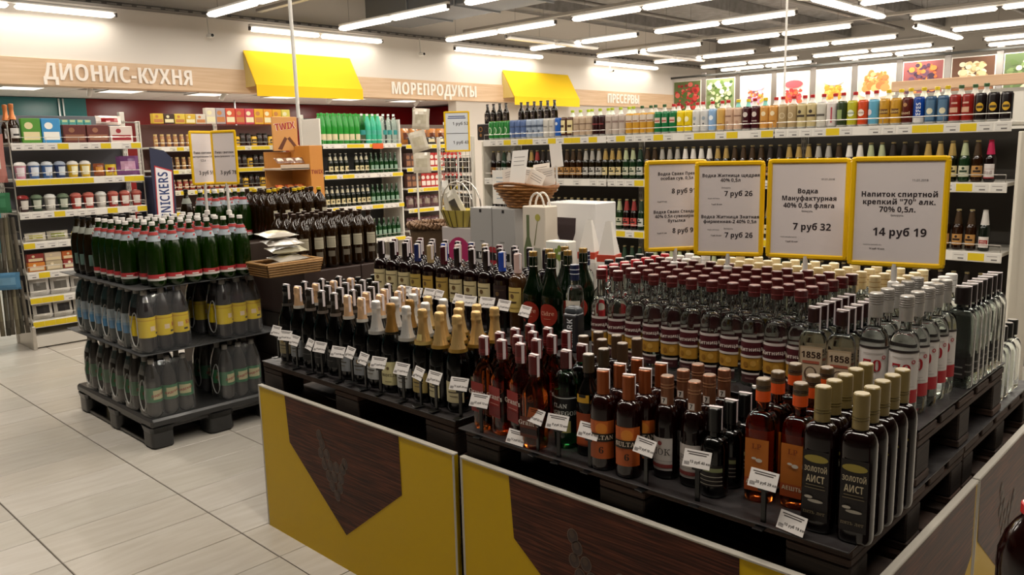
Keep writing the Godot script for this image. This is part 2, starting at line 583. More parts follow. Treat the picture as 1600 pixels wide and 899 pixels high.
	P.brandy_stork = bottle({"r": 0.037, "hb": 0.215, "hs": 0.25, "rn": 0.0148, "ht": 0.328, "pw": 2.7, "az": 0.74, "hex": "140b07", "cap": [0.252, 0.0172, "857345", "plastic", [0.274, 0.28], "665830"], "top": 0.33,
		"lab": [{"r": -0.0278, "y0": 0.03, "y1": 0.19, "a": 0.028, "hex": "120b08", "ops": [["d", 0.026, 0.172, "a8963e", 0.0, 0.34], ["t", "ЗОЛОТОЙ", 0.0165, 0.148, "d6c6a4", 0, 0.0, 0.62], ["t", "АИСТ", 0.0225, 0.126, "d6c6a4", 0, 0.0, 0.68], ["b", 0.111, 0.113, "7a6c50", -0.02, 0.02], ["b", 0.104, 0.106, "7a6c50", -0.022, 0.022], ["d", 0.017, 0.076, "b9b1a2", 0.002, 0.22], ["d", 0.009, 0.084, "c9c1b2", -0.013, 0.4], ["t", "пять лет", 0.011, 0.05, "9a8a68", 3]]}]})
	# --- vodka on the raised pallet
	P.vodka_burgundy = bottle({"r": 0.0335, "hb": 0.165, "hs": 0.205, "rn": 0.0142, "ht": 0.294, "mat": "clear_glass", "cap": [0.262, 0.0175, "4a1618", "plastic", [0.276], "6a2a2a"], "top": 0.296,
		"lab": [{"r": 0.0339, "y0": 0.118, "y1": 0.14, "a": 1.15, "hex": "cfc4bd", "name": "label"}, {"r": 0.034, "y0": 0.05, "y1": 0.132, "a": 1.15, "hex": "4f1a20", "ops": [["b", 0.05, 0.088, "b0812e"], ["d", 0.009, 0.07, "c99a45", 0.3], ["d", 0.008, 0.066, "8f6220", -0.35], ["b", 0.087, 0.094, "cfc4bd"], ["t", "Житница", 0.0165, 0.112, "e0d2c8", 0, 0.0, 1.05, 0.06]]}, {"r": 0.034, "y0": 0.012, "y1": 0.042, "a": 0.85, "hex": "3c161a", "ops": [["b", 0.036, 0.042, "cfc4bd"], ["b", 0.022, 0.028, "6a4a48", -0.4, 0.4]], "name": "lower_label"}]})
	P.vodka_flat = bottle({"r": 0.036, "hb": 0.165, "hs": 0.205, "rn": 0.0145, "ht": 0.262, "az": 0.5, "pw": 3.5, "mat": "clear_glass", "cap": [0.224, 0.0168, "2a1512", "plastic"], "top": 0.264, "strip": [0.264, 0.0168, 0.06, 0.9],
		"lab": [{"r": -0.0186, "y0": 0.045, "y1": 0.16, "a": 0.029, "hex": "b9a284", "ops": [["b", 0.05, 0.155, "c7b498", -0.026, 0.026], ["t", "1858", 0.0235, 0.137, "2c1c14"], ["b", 0.114, 0.121, "b0604a", -0.022, 0.022], ["d", 0.017, 0.085, "5f4a38", 0.0, 1.2], ["d", 0.012, 0.088, "c7b498", 0.0, 1.2], ["b", 0.055, 0.06, "5f4a38", -0.02, 0.02]]}]})
	P.spirit_seventy = bottle({"r": 0.0355, "hb": 0.185, "hs": 0.228, "rn": 0.0148, "ht": 0.314, "mat": "clear_glass", "cap": [0.252, 0.0172, "b4b0aa", "foil", [0.307, 0.301, 0.295, 0.289], "8f8b86"], "top": 0.316,
		"lab": [{"r": 0.0359, "y0": 0.048, "y1": 0.182, "a": 1.25, "hex": "dcd5cf", "ops": [["b", 0.048, 0.082, "b3202a"], ["b", 0.176, 0.182, "2a2020"], ["b", 0.163, 0.1645, "a89f98", -0.7, 0.7], ["t", "70", 0.043, 0.132, "a8121e", 1, -0.06], ["t", "°", 0.036, 0.146, "a8121e", 1, 0.72], ["b", 0.098, 0.0992, "a89f98", -0.6, 0.6], ["b", 0.09, 0.0912, "a89f98", -0.8, 0.8]]}]})
	P.vodka_flask = bottle({"r": 0.038, "hb": 0.192, "hs": 0.232, "rn": 0.015, "ht": 0.288, "az": 0.48, "pw": 5.0, "mat": "clear_glass", "cap": [0.24, 0.0205, "17120f", "plastic"], "top": 0.29, "strip": [0.29, 0.0205, 0.066, 1.3],
		"lab": [{"r": -0.0186, "y0": 0.03, "y1": 0.085, "a": 0.022, "hex": "2a2522", "ops": [["b", 0.04, 0.044, "8f8a84", -0.016, 0.016], ["b", 0.06, 0.064, "8f8a84", -0.016, 0.016]]}]})
	for q in [["vodka_cream", "d9c69a", "b08f5a"], ["vodka_red", "b01c26", "8a121c"], ["vodka_white", "dcd8d4", "b5b0aa"], ["vodka_navy", "1c2340", "c9ccd2"], ["vodka_dark", "18201e", "c9c4ba"]]:
		P[q[0]] = bottle({"r": 0.033, "hb": 0.165, "hs": 0.205, "rn": 0.0145, "ht": 0.278, "mat": "clear_glass", "cap": [0.222, 0.0172, q[1], "plastic", [0.262, 0.246], q[2]], "top": 0.28,
			"lab": [{"r": 0.0334, "y0": 0.05, "y1": 0.15, "a": 1.1, "hex": "d6cdbf", "ops": [["b", 0.1, 0.125, q[1]], ["b", 0.055, 0.062, q[2]]]}]})
	P.vodka_low = bottle({"r": 0.031, "hb": 0.14, "hs": 0.175, "rn": 0.0145, "ht": 0.236, "mat": "clear_glass", "cap": [0.186, 0.0168, "15110f", "plastic"], "top": 0.238})
	# --- sparkling wine: foil over neck and shoulder
	for q in [["sparkling_gold", "c9a76e", "a8843c", 0.0], ["sparkling_bronze", "b3925c", "c9b06a", 0.0], ["sparkling_silver", "d0cdc9", "b8b6b2", 0.0], ["sparkling_peach", "dcb48c", "d8d4cc", 0.1], ["sparkling_dark", "241d1c", "6a6058", 0.2], ["sparkling_black", "14110f", "3a3632", 0.3]]:
		var sp := {"prof": [Vector2(0, 0.004), Vector2(0.036, 0), Vector2(0.041, 0.006), Vector2(0.0425, 0.018), Vector2(0.0425, 0.13), Vector2(0.0418, 0.155), Vector2(0.039, 0.178), Vector2(0.031, 0.2), Vector2(0.023, 0.222), Vector2(0.0175, 0.245), Vector2(0.015, 0.27), Vector2(0.0145, 0.3), Vector2(0, 0.3)], "rn": 0.0145, "ht": 0.31, "hex": "0a0c08", "seg": 20}
		var y0 := 0.2 if q[3] < 0.05 else 0.232
		var fp := [Vector2(0.0316 if q[3] < 0.05 else 0.0215, y0), Vector2(0.0232, 0.2225) if q[3] < 0.05 else Vector2(0.0195, 0.24), Vector2(0.0185, 0.247), Vector2(0.016, 0.27), Vector2(0.0155, 0.286), Vector2(0.0178, 0.29), Vector2(0.0178, 0.296), Vector2(0.0162, 0.299), Vector2(0.0172, 0.306), Vector2(0.0166, 0.316), Vector2(0.0125, 0.321), Vector2(0, 0.322)]
		sp.foil = [fp, q[1], "foil" if q[3] < 0.15 else "gloss", [[y0, y0 + 0.012, 0.0322 if q[3] < 0.05 else 0.0218, q[2]]]]
		var hx: String = {"sparkling_gold": "cfc39a", "sparkling_bronze": "b09a5c", "sparkling_silver": "b9b9b6", "sparkling_peach": "8f9296", "sparkling_dark": "1a1718", "sparkling_black": "9a8e6c"}[q[0]]
		sp.lab = [{"r": 0.0429, "y0": 0.035, "y1": 0.105, "a": 0.85, "hex": hx, "ops": [["b", 0.068, 0.072, "4a4232", -0.5, 0.5], ["b", 0.055, 0.058, "6a604c", -0.35, 0.35], ["d", 0.008, 0.088, "8f7a48"]]}]
		if q[0] == "sparkling_bronze":
			sp.lab.append({"r": 0.0262, "y0": 0.214, "y1": 0.236, "a": 0.45, "hex": "d9c684", "r1": 0.0208, "name": "neck_medallion"})
		if q[0] == "sparkling_dark":
			sp.lab[0].ops = [["d", 0.007, 0.1, "9a968e", 0.2], ["b", 0.085, 0.087, "6a6660", -0.5, 0.7], ["b", 0.06, 0.062, "6a6660", -0.7, 0.5]]
		if q[3] > 0.05:
			sp.strip = [0.32, 0.0172, 0.06, 0.9]
		P[q[0]] = bottle(sp)
	P.sparkling_modelin = bottle({"prof": [Vector2(0, 0.004), Vector2(0.036, 0), Vector2(0.041, 0.006), Vector2(0.0425, 0.018), Vector2(0.0425, 0.13), Vector2(0.0418, 0.155), Vector2(0.039, 0.178), Vector2(0.031, 0.2), Vector2(0.023, 0.222), Vector2(0.0175, 0.245), Vector2(0.015, 0.27), Vector2(0.0145, 0.3), Vector2(0, 0.3)], "rn": 0.0145, "ht": 0.31, "hex": "0a0c08", "foil": [[Vector2(0.027, 0.211), Vector2(0.0185, 0.247), Vector2(0.016, 0.27), Vector2(0.0155, 0.286), Vector2(0.0178, 0.292), Vector2(0.0172, 0.306), Vector2(0.0166, 0.316), Vector2(0.0125, 0.321), Vector2(0, 0.322)], "8f6a34", "foil", [[0.211, 0.22, 0.0268, "2a2218"]]],
		"lab": [{"r": 0.0429, "y0": 0.03, "y1": 0.115, "a": 1.0, "hex": "d9cf9a", "ops": [["t", "MODELINI", 0.0135, 0.066, "4a3a28", 1, 0.05], ["d", 0.006, 0.092, "6a5638"], ["b", 0.042, 0.044, "8a7c54", -0.3, 0.3]]}]})
	# --- still wine
	for q in [["wine_black", "1a1313", "c9b98c", "e0d6b8"], ["wine_navy", "1d2a55", "b39a4e", "b89a48"], ["wine_tan", "a08a62", "b38f3e", "c7a24c"], ["wine_burgundy", "3f1418", "b09048", "caa858"], ["wine_blue", "1f3f96", "2a1c18", "2a1c18"], ["wine_rose", "c9aaa2", "c9ae62", "b89a50"]]:
		P[q[0]] = bottle({"r": 0.0375, "hb": 0.188, "hs": 0.222, "rn": 0.0142, "ht": 0.298, "hex": "120a0a" if q[0] != "wine_rose" else "3a2412", "cap": [0.224, 0.0155, q[1], "gloss"], "top": 0.3, "strip": [0.3, 0.0155, 0.06, 0.9],
			"lab": [{"r": 0.0379, "y0": 0.075, "y1": 0.172, "a": 1.0, "hex": q[2], "ops": [["b", 0.152, 0.155, "4a3a28", -0.8, 0.8], ["d", 0.009, 0.138, "6a5030"], ["b", 0.112, 0.118, "4a3a28", -0.5, 0.5], ["b", 0.092, 0.095, q[3], -0.8, 0.8]]}]})
	P.cider_black = bottle({"r": 0.044, "hb": 0.15, "hs": 0.25, "rn": 0.0165, "ht": 0.3, "kind": 1, "hex": "0c0d09", "cap": [0.285, 0.0155, "9a7a3c", "foil"], "top": 0.318,
		"lab": [{"r": 0.0444, "y0": 0.088, "y1": 0.09, "a": 0.1, "hex": "8f2a1a", "ops": [["d", 0.041, 0.09, "8f2a1a", 0.0, 1.05], ["t", "Cidre", 0.021, 0.096, "d9a088", 1], ["b", 0.075, 0.0765, "c98a70", -0.3, 0.3]]}]})
	var wire := MB.new()
	wire.k("9a968a")
	for a in 4:
		var t := TAU * a / 4 + 0.4
		wire.tube([Vector3(sin(t) * 0.019, 0.262, cos(t) * 0.019), Vector3(sin(t) * 0.017, 0.29, cos(t) * 0.017), Vector3(sin(t) * 0.016, 0.317, cos(t) * 0.016), Vector3(0, 0.321, 0)], 0.0009, 4)
	wire.lathe([Vector2(0.0182, 0.2615), Vector2(0.0192, 0.2625), Vector2(0.0182, 0.2635)], 14)
	part(P.cider_black, "wire_cage", wire.done(), "steel")
	# --- beer bottles on the shelf: body and neck foil differ by type
	for q in [["beer_silver", "1b120c", "c9c4bb", "b9b4ac"], ["beer_gold", "150f0a", "cdae6a", "d3c08a"], ["beer_green", "16301a", "a9b08a", "c2c0a8"], ["beer_red", "150c0a", "8f3430", "b7473f"], ["beer_plain", "120c09", "2a211a", "8a5a34"], ["beer_star", "10281a", "24382a", "c8c8c0"], ["beer_white", "201410", "d9d3ca", "d9d3ca"], ["beer_amber", "241309", "3c2814", "b08248"]]:
		P[q[0]] = bottle({"r": 0.0305, "hb": 0.13, "hs": 0.185, "rn": 0.0125, "ht": 0.238, "kind": 1, "seg": 14, "hex": q[1], "cap": [0.234, 0.0142, "b8a676", "foil"], "top": 0.244,
			"lab": [{"r": 0.0232, "r1": 0.0131, "y0": 0.155, "y1": 0.23, "a": 3.1, "hex": q[2], "name": "neck_foil", "mat": "foil" if q[0] in ["beer_silver", "beer_gold"] else "print", "seg": 12}, {"r": 0.0308, "y0": 0.03, "y1": 0.095, "a": 1.2, "hex": q[3], "seg": 6, "ops": [["b", 0.056, 0.068, q[1], -0.7, 0.7], ["b", 0.038, 0.043, q[2], -0.5, 0.5], ["d", 0.008, 0.08, q[1]]]}]})
	P.beer_script = bottle({"r": 0.0305, "hb": 0.13, "hs": 0.185, "rn": 0.0125, "ht": 0.238, "kind": 1, "seg": 14, "hex": "120c0a", "cap": [0.234, 0.0142, "c02040", "foil"], "top": 0.244,
		"lab": [{"r": 0.0225, "r1": 0.0131, "y0": 0.16, "y1": 0.238, "a": 3.1, "hex": "b01c48", "name": "neck_foil", "seg": 12}, {"r": 0.0308, "y0": 0.022, "y1": 0.105, "a": 1.25, "hex": "cfc7c2", "seg": 8, "ops": [["t", "Bud", 0.026, 0.055, "4a1a1c", 3], ["b", 0.075, 0.0765, "8f2a30"], ["b", 0.02, 0.028, "8f2a30"]]}]})
	P.beer_crest = bottle({"r": 0.0305, "hb": 0.13, "hs": 0.185, "rn": 0.0125, "ht": 0.238, "kind": 1, "seg": 14, "hex": "0f1a12", "cap": [0.234, 0.0142, "cfcac2", "foil"], "top": 0.244,
		"lab": [{"r": 0.0235, "r1": 0.0131, "y0": 0.155, "y1": 0.238, "a": 3.1, "hex": "cdc9c2", "name": "neck_foil", "seg": 12}, {"r": 0.0308, "y0": 0.02, "y1": 0.085, "a": 1.05, "hex": "d5cdc5", "seg": 8, "ops": [["b", 0.035, 0.066, "9a1c1c", -0.8, 0.8], ["t", "STELLA", 0.0105, 0.056, "e0d4c8"], ["t", "ARTOIS", 0.0105, 0.044, "e0d4c8"]]}]})
	# --- plastic beer bottles
	P.pet_green = bottle({"prof": [Vector2(0, 0.006), Vector2(0.02, 0.008), Vector2(0.034, 0.0), Vector2(0.044, 0.012), Vector2(0.047, 0.03), Vector2(0.0455, 0.045), Vector2(0.0465, 0.055), Vector2(0.047, 0.19), Vector2(0.0455, 0.205), Vector2(0.037, 0.238), Vector2(0.026, 0.268), Vector2(0.019, 0.29), Vector2(0.0135, 0.314), Vector2(0.0135, 0.325), Vector2(0, 0.325)], "rn": 0.0135, "ht": 0.325, "mat": "pet", "hex": "10220c", "cap": [0.326, 0.0155, "dedad4", "plastic"], "top": 0.345,
		"lab": [{"r": 0.0362, "r1": 0.0182, "y0": 0.243, "y1": 0.294, "a": 3.1, "hex": "b9c3cc", "name": "neck_label", "seg": 12, "ops": [["d", 0.006, 0.262, "c04a48"], ["d", 0.006, 0.262, "c04a48", 2.0], ["d", 0.006, 0.262, "c04a48", -2.0]]}, {"r": 0.0472, "y0": 0.035, "y1": 0.068, "a": 3.1, "hex": "b5323a", "seg": 14, "ops": [["b", 0.035, 0.047, "c9c4bf"], ["d", 0.009, 0.055, "7a1018", 0.3], ["b", 0.05, 0.056, "d9d2cc", -0.7, 0.0]]}]})
	var ns := MB.new()
	ns.k("c24c4a").band(0.0283, 0.276, 0.292, -3.1, 3.1, 12, 0.0203)
	part(P.pet_green, "neck_ribbon", ns.done(), "print")
	P.pet_olive = bottle({"prof": [Vector2(0, 0.006), Vector2(0.034, 0.0), Vector2(0.044, 0.012), Vector2(0.046, 0.03), Vector2(0.046, 0.19), Vector2(0.037, 0.235), Vector2(0.02, 0.285), Vector2(0.0135, 0.312), Vector2(0.0135, 0.325), Vector2(0, 0.325)], "rn": 0.0135, "ht": 0.325, "mat": "pet", "hex": "1a140c", "cap": [0.326, 0.0155, "15120e", "plastic"], "top": 0.345,
		"lab": [{"r": 0.034, "r1": 0.022, "y0": 0.246, "y1": 0.282, "a": 3.1, "hex": "a9ada2", "name": "neck_label", "seg": 12}, {"r": 0.0463, "y0": 0.06, "y1": 0.125, "a": 1.2, "hex": "5f7a72", "seg": 8, "ops": [["b", 0.085, 0.105, "b9bdb2", -0.5, 0.5]]}]})
	for q in [["pet_brown_yellow", "c9a818"], ["pet_brown", "2a1712"]]:
		P[q[0]] = bottle({"prof": [Vector2(0, 0.006), Vector2(0.034, 0.0), Vector2(0.044, 0.012), Vector2(0.0465, 0.03), Vector2(0.0465, 0.215), Vector2(0.0475, 0.225), Vector2(0.044, 0.25), Vector2(0.032, 0.275), Vector2(0.02, 0.292), Vector2(0.0135, 0.305), Vector2(0.0135, 0.318), Vector2(0, 0.318)], "rn": 0.0135, "ht": 0.318, "mat": "pet", "hex": "1e0d08", "cap": [0.318, 0.0165, q[1], "plastic"], "top": 0.338,
			"lab": [{"r": 0.0469, "y0": 0.125, "y1": 0.195, "a": 0.62, "hex": "a8a08a", "seg": 6, "ops": [["b", 0.178, 0.181, "6a6252"], ["b", 0.166, 0.168, "7a725f", -0.5, 0.5], ["b", 0.156, 0.158, "7a725f", -0.5, 0.5], ["b", 0.146, 0.148, "7a725f", -0.5, 0.5], ["b", 0.136, 0.138, "7a725f", -0.5, 0.5]]}, {"r": 0.0469, "y0": 0.07, "y1": 0.105, "a": 0.45, "hex": "5f574a", "seg": 4, "name": "lower_label"}]})
	P.pet_cola = bottle({"prof": [Vector2(0, 0.006), Vector2(0.034, 0.0), Vector2(0.044, 0.012), Vector2(0.0465, 0.03), Vector2(0.0455, 0.06), Vector2(0.0465, 0.2), Vector2(0.0475, 0.21), Vector2(0.0465, 0.235), Vector2(0.038, 0.265), Vector2(0.026, 0.285), Vector2(0.0175, 0.295), Vector2(0.0165, 0.31), Vector2(0, 0.31)], "rn": 0.0165, "ht": 0.31, "mat": "dark_glass", "hex": "170806", "cap": [0.3, 0.0195, "c02a2c", "plastic"], "top": 0.318,
		"lab": [{"r": 0.047, "y0": 0.07, "y1": 0.18, "a": 3.1, "hex": "4a0f10", "seg": 16, "ops": [["b", 0.12, 0.14, "8a2a26", -0.9, 0.9], ["d", 0.012, 0.1, "8a5a50", 0.4]]}]})
	# --- water on the far shelf
	for q in [["water_green", "pet", "2f9a3a", "c9bd98", "2c8a34"], ["water_teal", "pet", "e0e0da", "3f9f8a", "3fae8c"], ["water_clear", "water_pet", "e6e6e2", "1f7f7c", "ffffff"]]:
		P[q[0]] = bottle({"prof": [Vector2(0, 0.005), Vector2(0.036, 0.0), Vector2(0.043, 0.014), Vector2(0.043, 0.215), Vector2(0.037, 0.27), Vector2(0.022, 0.325), Vector2(0.0145, 0.352), Vector2(0.0145, 0.37), Vector2(0, 0.37)], "rn": 0.0145, "ht": 0.37, "seg": 14, "mat": q[1], "hex": q[4], "cap": [0.352, 0.0165, q[2], "plastic"], "top": 0.378,
			"lab": [{"r": 0.0434, "y0": 0.05 if q[0] == "water_green" else 0.11, "y1": 0.12 if q[0] == "water_green" else 0.17, "a": 1.0, "hex": q[3], "seg": 6}]})
	P.ale_dark = bottle({"r": 0.0325, "hb": 0.14, "hs": 0.2, "rn": 0.013, "ht": 0.255, "kind": 1, "seg": 12, "hex": "10160d", "cap": [0.25, 0.0148, "cfc8ba", "foil"], "top": 0.26,
		"lab": [{"r": 0.0228, "r1": 0.0142, "y0": 0.175, "y1": 0.22, "a": 3.1, "hex": "b9b49c", "name": "neck_label", "seg": 10}, {"r": 0.0329, "y0": 0.035, "y1": 0.1, "a": 1.1, "hex": "c6b98e", "seg": 6, "ops": [["d", 0.014, 0.07, "4a4630"]]}]})
	P.ale_green = bottle({"r": 0.0325, "hb": 0.14, "hs": 0.2, "rn": 0.013, "ht": 0.255, "kind": 1, "seg": 12, "hex": "0f3a1c", "cap": [0.25, 0.0148, "8f9a88", "foil"], "top": 0.26,
		"lab": [{"r": 0.0329, "y0": 0.045, "y1": 0.1, "a": 1.0, "hex": "7f9a88", "seg": 6}]})

# ---------------------------------------------------------------- camera, light
func set_camera() -> void:
	var yaw := deg_to_rad(46.038)
	var pit := deg_to_rad(9.6)
	var rol := deg_to_rad(-1.349)
	var fw := Vector3(sin(yaw) * cos(pit), -sin(pit), -cos(yaw) * cos(pit))
	var r0 := Vector3(cos(yaw), 0, sin(yaw))
	var u0 := r0.cross(fw)
	var cam := Camera3D.new()
	cam.name = "camera"
	add_child(cam)
	cam.transform = Transform3D(Basis(r0 * cos(rol) + u0 * sin(rol), u0 * cos(rol) - r0 * sin(rol), -fw), Vector3(0, H_EYE, 0))
	cam.fov = 39.027
	cam.near = 0.05
	cam.far = 100.0
	cam.current = true

func set_environment() -> void:
	var e := Environment.new()
	e.background_mode = Environment.BG_COLOR
	e.background_color = Color(0.02, 0.02, 0.022)
	e.tonemap_mode = Environment.TONE_MAPPER_LINEAR
	e.tonemap_exposure = EXPOSURE
	e.sdfgi_enabled = true
	e.ssao_enabled = true
	e.ssil_enabled = true
	var w := WorldEnvironment.new()
	w.name = "surroundings"
	w.environment = e
	add_child(w)

const EXPOSURE := 1.0
const TUBE_LIGHT := 4.9      # light of one pair of tubes
const PANEL_LIGHT := 4.5     # light of one flat panel in the annex
const WARM := Color(1.0, 0.965, 0.91)

func emitter(key: String, energy: float) -> void:
	var m := pbr(key, 0.4, 0.0, "fff6ea", false)
	m.emission_enabled = true
	m.emission = WARM
	m.emission_energy_multiplier = energy

func area(parent: Node3D, at: Vector3, size: Vector2, energy: float) -> void:
	var l := AreaLight3D.new()
	l.name = "lamp_light"
	parent.add_child(l, true)
	l.area_size = size
	l.position = at
	l.rotation.x = -PI / 2
	l.light_energy = energy
	l.light_color = WARM
	l.area_range = 40.0
	l.area_attenuation = 2.0
	l.shadow_enabled = true

# a hung fitting with two tubes end to end; runs along local z from 0 to 2.56
func fixture(at: Vector3, turn: float, label: String, lit := true, wires := true, power := 1.0) -> void:
	var o := thing("ceiling_light", label, "lamp", at, turn, "tube lights under the ceiling" if lit else "")
	var m := MB.new()
	m.k("d9d5cf").box(Vector3(0, 0.055, 1.28), Vector3(0.06, 0.04, 2.56), 0.008)
	part(o, "housing", m.done(), "paint")
	for s in 2:
		m = MB.new()
		m.box(Vector3(0, 0, 0.64 + s * 1.28), Vector3(0.15, 0.06, 1.2), 0.029)
		m.k("d9d5cf")
		part(o, "tube_diffuser", m.done(), "tube_glow" if lit else "gloss")
		m = MB.new()
		m.k("55514c").box(Vector3(0, 0.01, s * 2.56 + (0.012 if s == 0 else -0.012)), Vector3(0.05, 0.06, 0.03), 0.005)
		part(o, "end_cap", m.done(), "plastic")
	if wires:
		for s in [0.25, 2.3]:
			m = MB.new()
			m.k("8a867f").tube([Vector3(0, 0.07, s), Vector3(0, 0.82, s)], 0.003, 4)
			part(o, "hanger_wire", m.done(), "steel")
	if lit:
		area(o, Vector3(0, -0.04, 1.28), Vector2(0.14, 2.5), TUBE_LIGHT * power)

func lights() -> void:
	emitter("tube_glow", 2.6)
	emitter("panel_glow", 1.6)
	var xs := [1.3, 3.45, 5.6, 7.75, 9.98, 12.18, 14.3, 16.45, 18.52]
	for i in xs.size():
		var zs := [-11.1, -8.22, -4.75, -1.9]
		for j in 4:
			if i == 0 and j == 0:
				continue
			fixture(Vector3(xs[i], 3.5, zs[j]), 0.0, "twin tube light, %s from the signed wall in the %s line" % [nth(j), nth(i)])
	var wx := [2.1, 6.63, 10.9, 15.25]
	for i in 4:
		fixture(Vector3(wx[i], 3.5, -11.9), PI / 2, "twin tube light along the cream wall, %s of four" % nth(i), true, false, 0.22)
	fixture(Vector3(11.2, 3.5, -4.98), PI / 2, "twin tube light hung across the others, above the aisle")
	fixture(Vector3(15.3, 3.5, -4.98), PI / 2, "twin tube light hung across the others, beside the food posters")
	fixture(Vector3(10.3, 3.46, -9.95), PI / 2, "unlit white tube light hung across two lit ones", false)
	fixture(Vector3(14.2, 3.46, -9.95), PI / 2, "unlit white tube light near the corner of the hall", false)
	for z in [-11.5, -8.3]:
		fixture(Vector3(20.2, 3.55, z), 0.0, "tube light in the long line above the posters, %s" % ("farther half" if z < -10 else "nearer half"), true, false, 0.5)
	fixture(Vector3(20.2, 3.55, -5.1), 0.0, "tube light in the long line above the posters, end by the frame", true, false, 0.5)
	for q in 6:
		var o := thing("ceiling_panel_light", "square glowing panel in the low ceiling, %s past the cream wall" % nth(q), "lamp", Vector3(3.95 + 1.48 * q, 2.66, -14.0), 0.0, "panel lights in the low ceiling")
		var m := MB.new()
		m.box(Vector3(0, -0.004, 0), Vector3(0.56, 0.012, 0.56), 0.003)
		part(o, "glow_panel", m.done(), "panel_glow")
		m = MB.new()
		m.k("d8d4ce")
		for s in [-1, 1]:
			m.box(Vector3(s * 0.29, -0.004, 0), Vector3(0.02, 0.02, 0.6), 0.003)
			m.box(Vector3(0, -0.004, s * 0.29), Vector3(0.56, 0.02, 0.02), 0.003)
		part(o, "panel_frame", m.done(), "paint")
		area(o, Vector3(0, -0.02, 0), Vector2(0.55, 0.55), PANEL_LIGHT)

# ---------------------------------------------------------------- the hall
func slab(called: String, lo: Vector3, hi: Vector3, hex: String, key: String) -> MeshInstance3D:
	var m := MB.new()
	m.k(hex).box((lo + hi) * 0.5, hi - lo)
	return struct(called, m.done(), key)

func tile_floor() -> void:
	var fl := slab("floor", Vector3(-9, -0.2, -17.2), Vector3(21, -0.004, 8.0), "5f584f", "matt")
	var shades := ["c2bcb3", "c7c1b8", "bdb7ae", "c4bdb3"]
	var proto := []
	for s in shades:
		var m := MB.new()
		m.k(s).box(Vector3(0, -0.004, 0), Vector3(0.595, 0.008, 0.2965), 0.002)
		proto.append(m.done())
	var rest := MB.new()
	for i in range(-17, 34):
		for j in range(-45, 39):
			var c := Vector3(0.895 + 0.3 + 0.6 * i, 0, -3.656 + 0.151 + 0.302 * j)
			if c.x < -8.7 or c.x > 20.7 or c.z < -16.8 or c.z > 7.7:
				continue
			var s := rng.randi() % 4
			if c.x > -0.6 and c.x < 3.3 and c.z < -2.6 and c.z > -9.0:
				var t := part(fl, "tile", proto[s], "tile")
				t.position = c
			else:
				rest.k(shades[s]).box(c + Vector3(0, -0.004, 0), Vector3(0.595, 0.008, 0.2965))
	var r := part(fl, "far_tiles", rest.done(), "tile")
	r.set_meta("kind", "stuff")

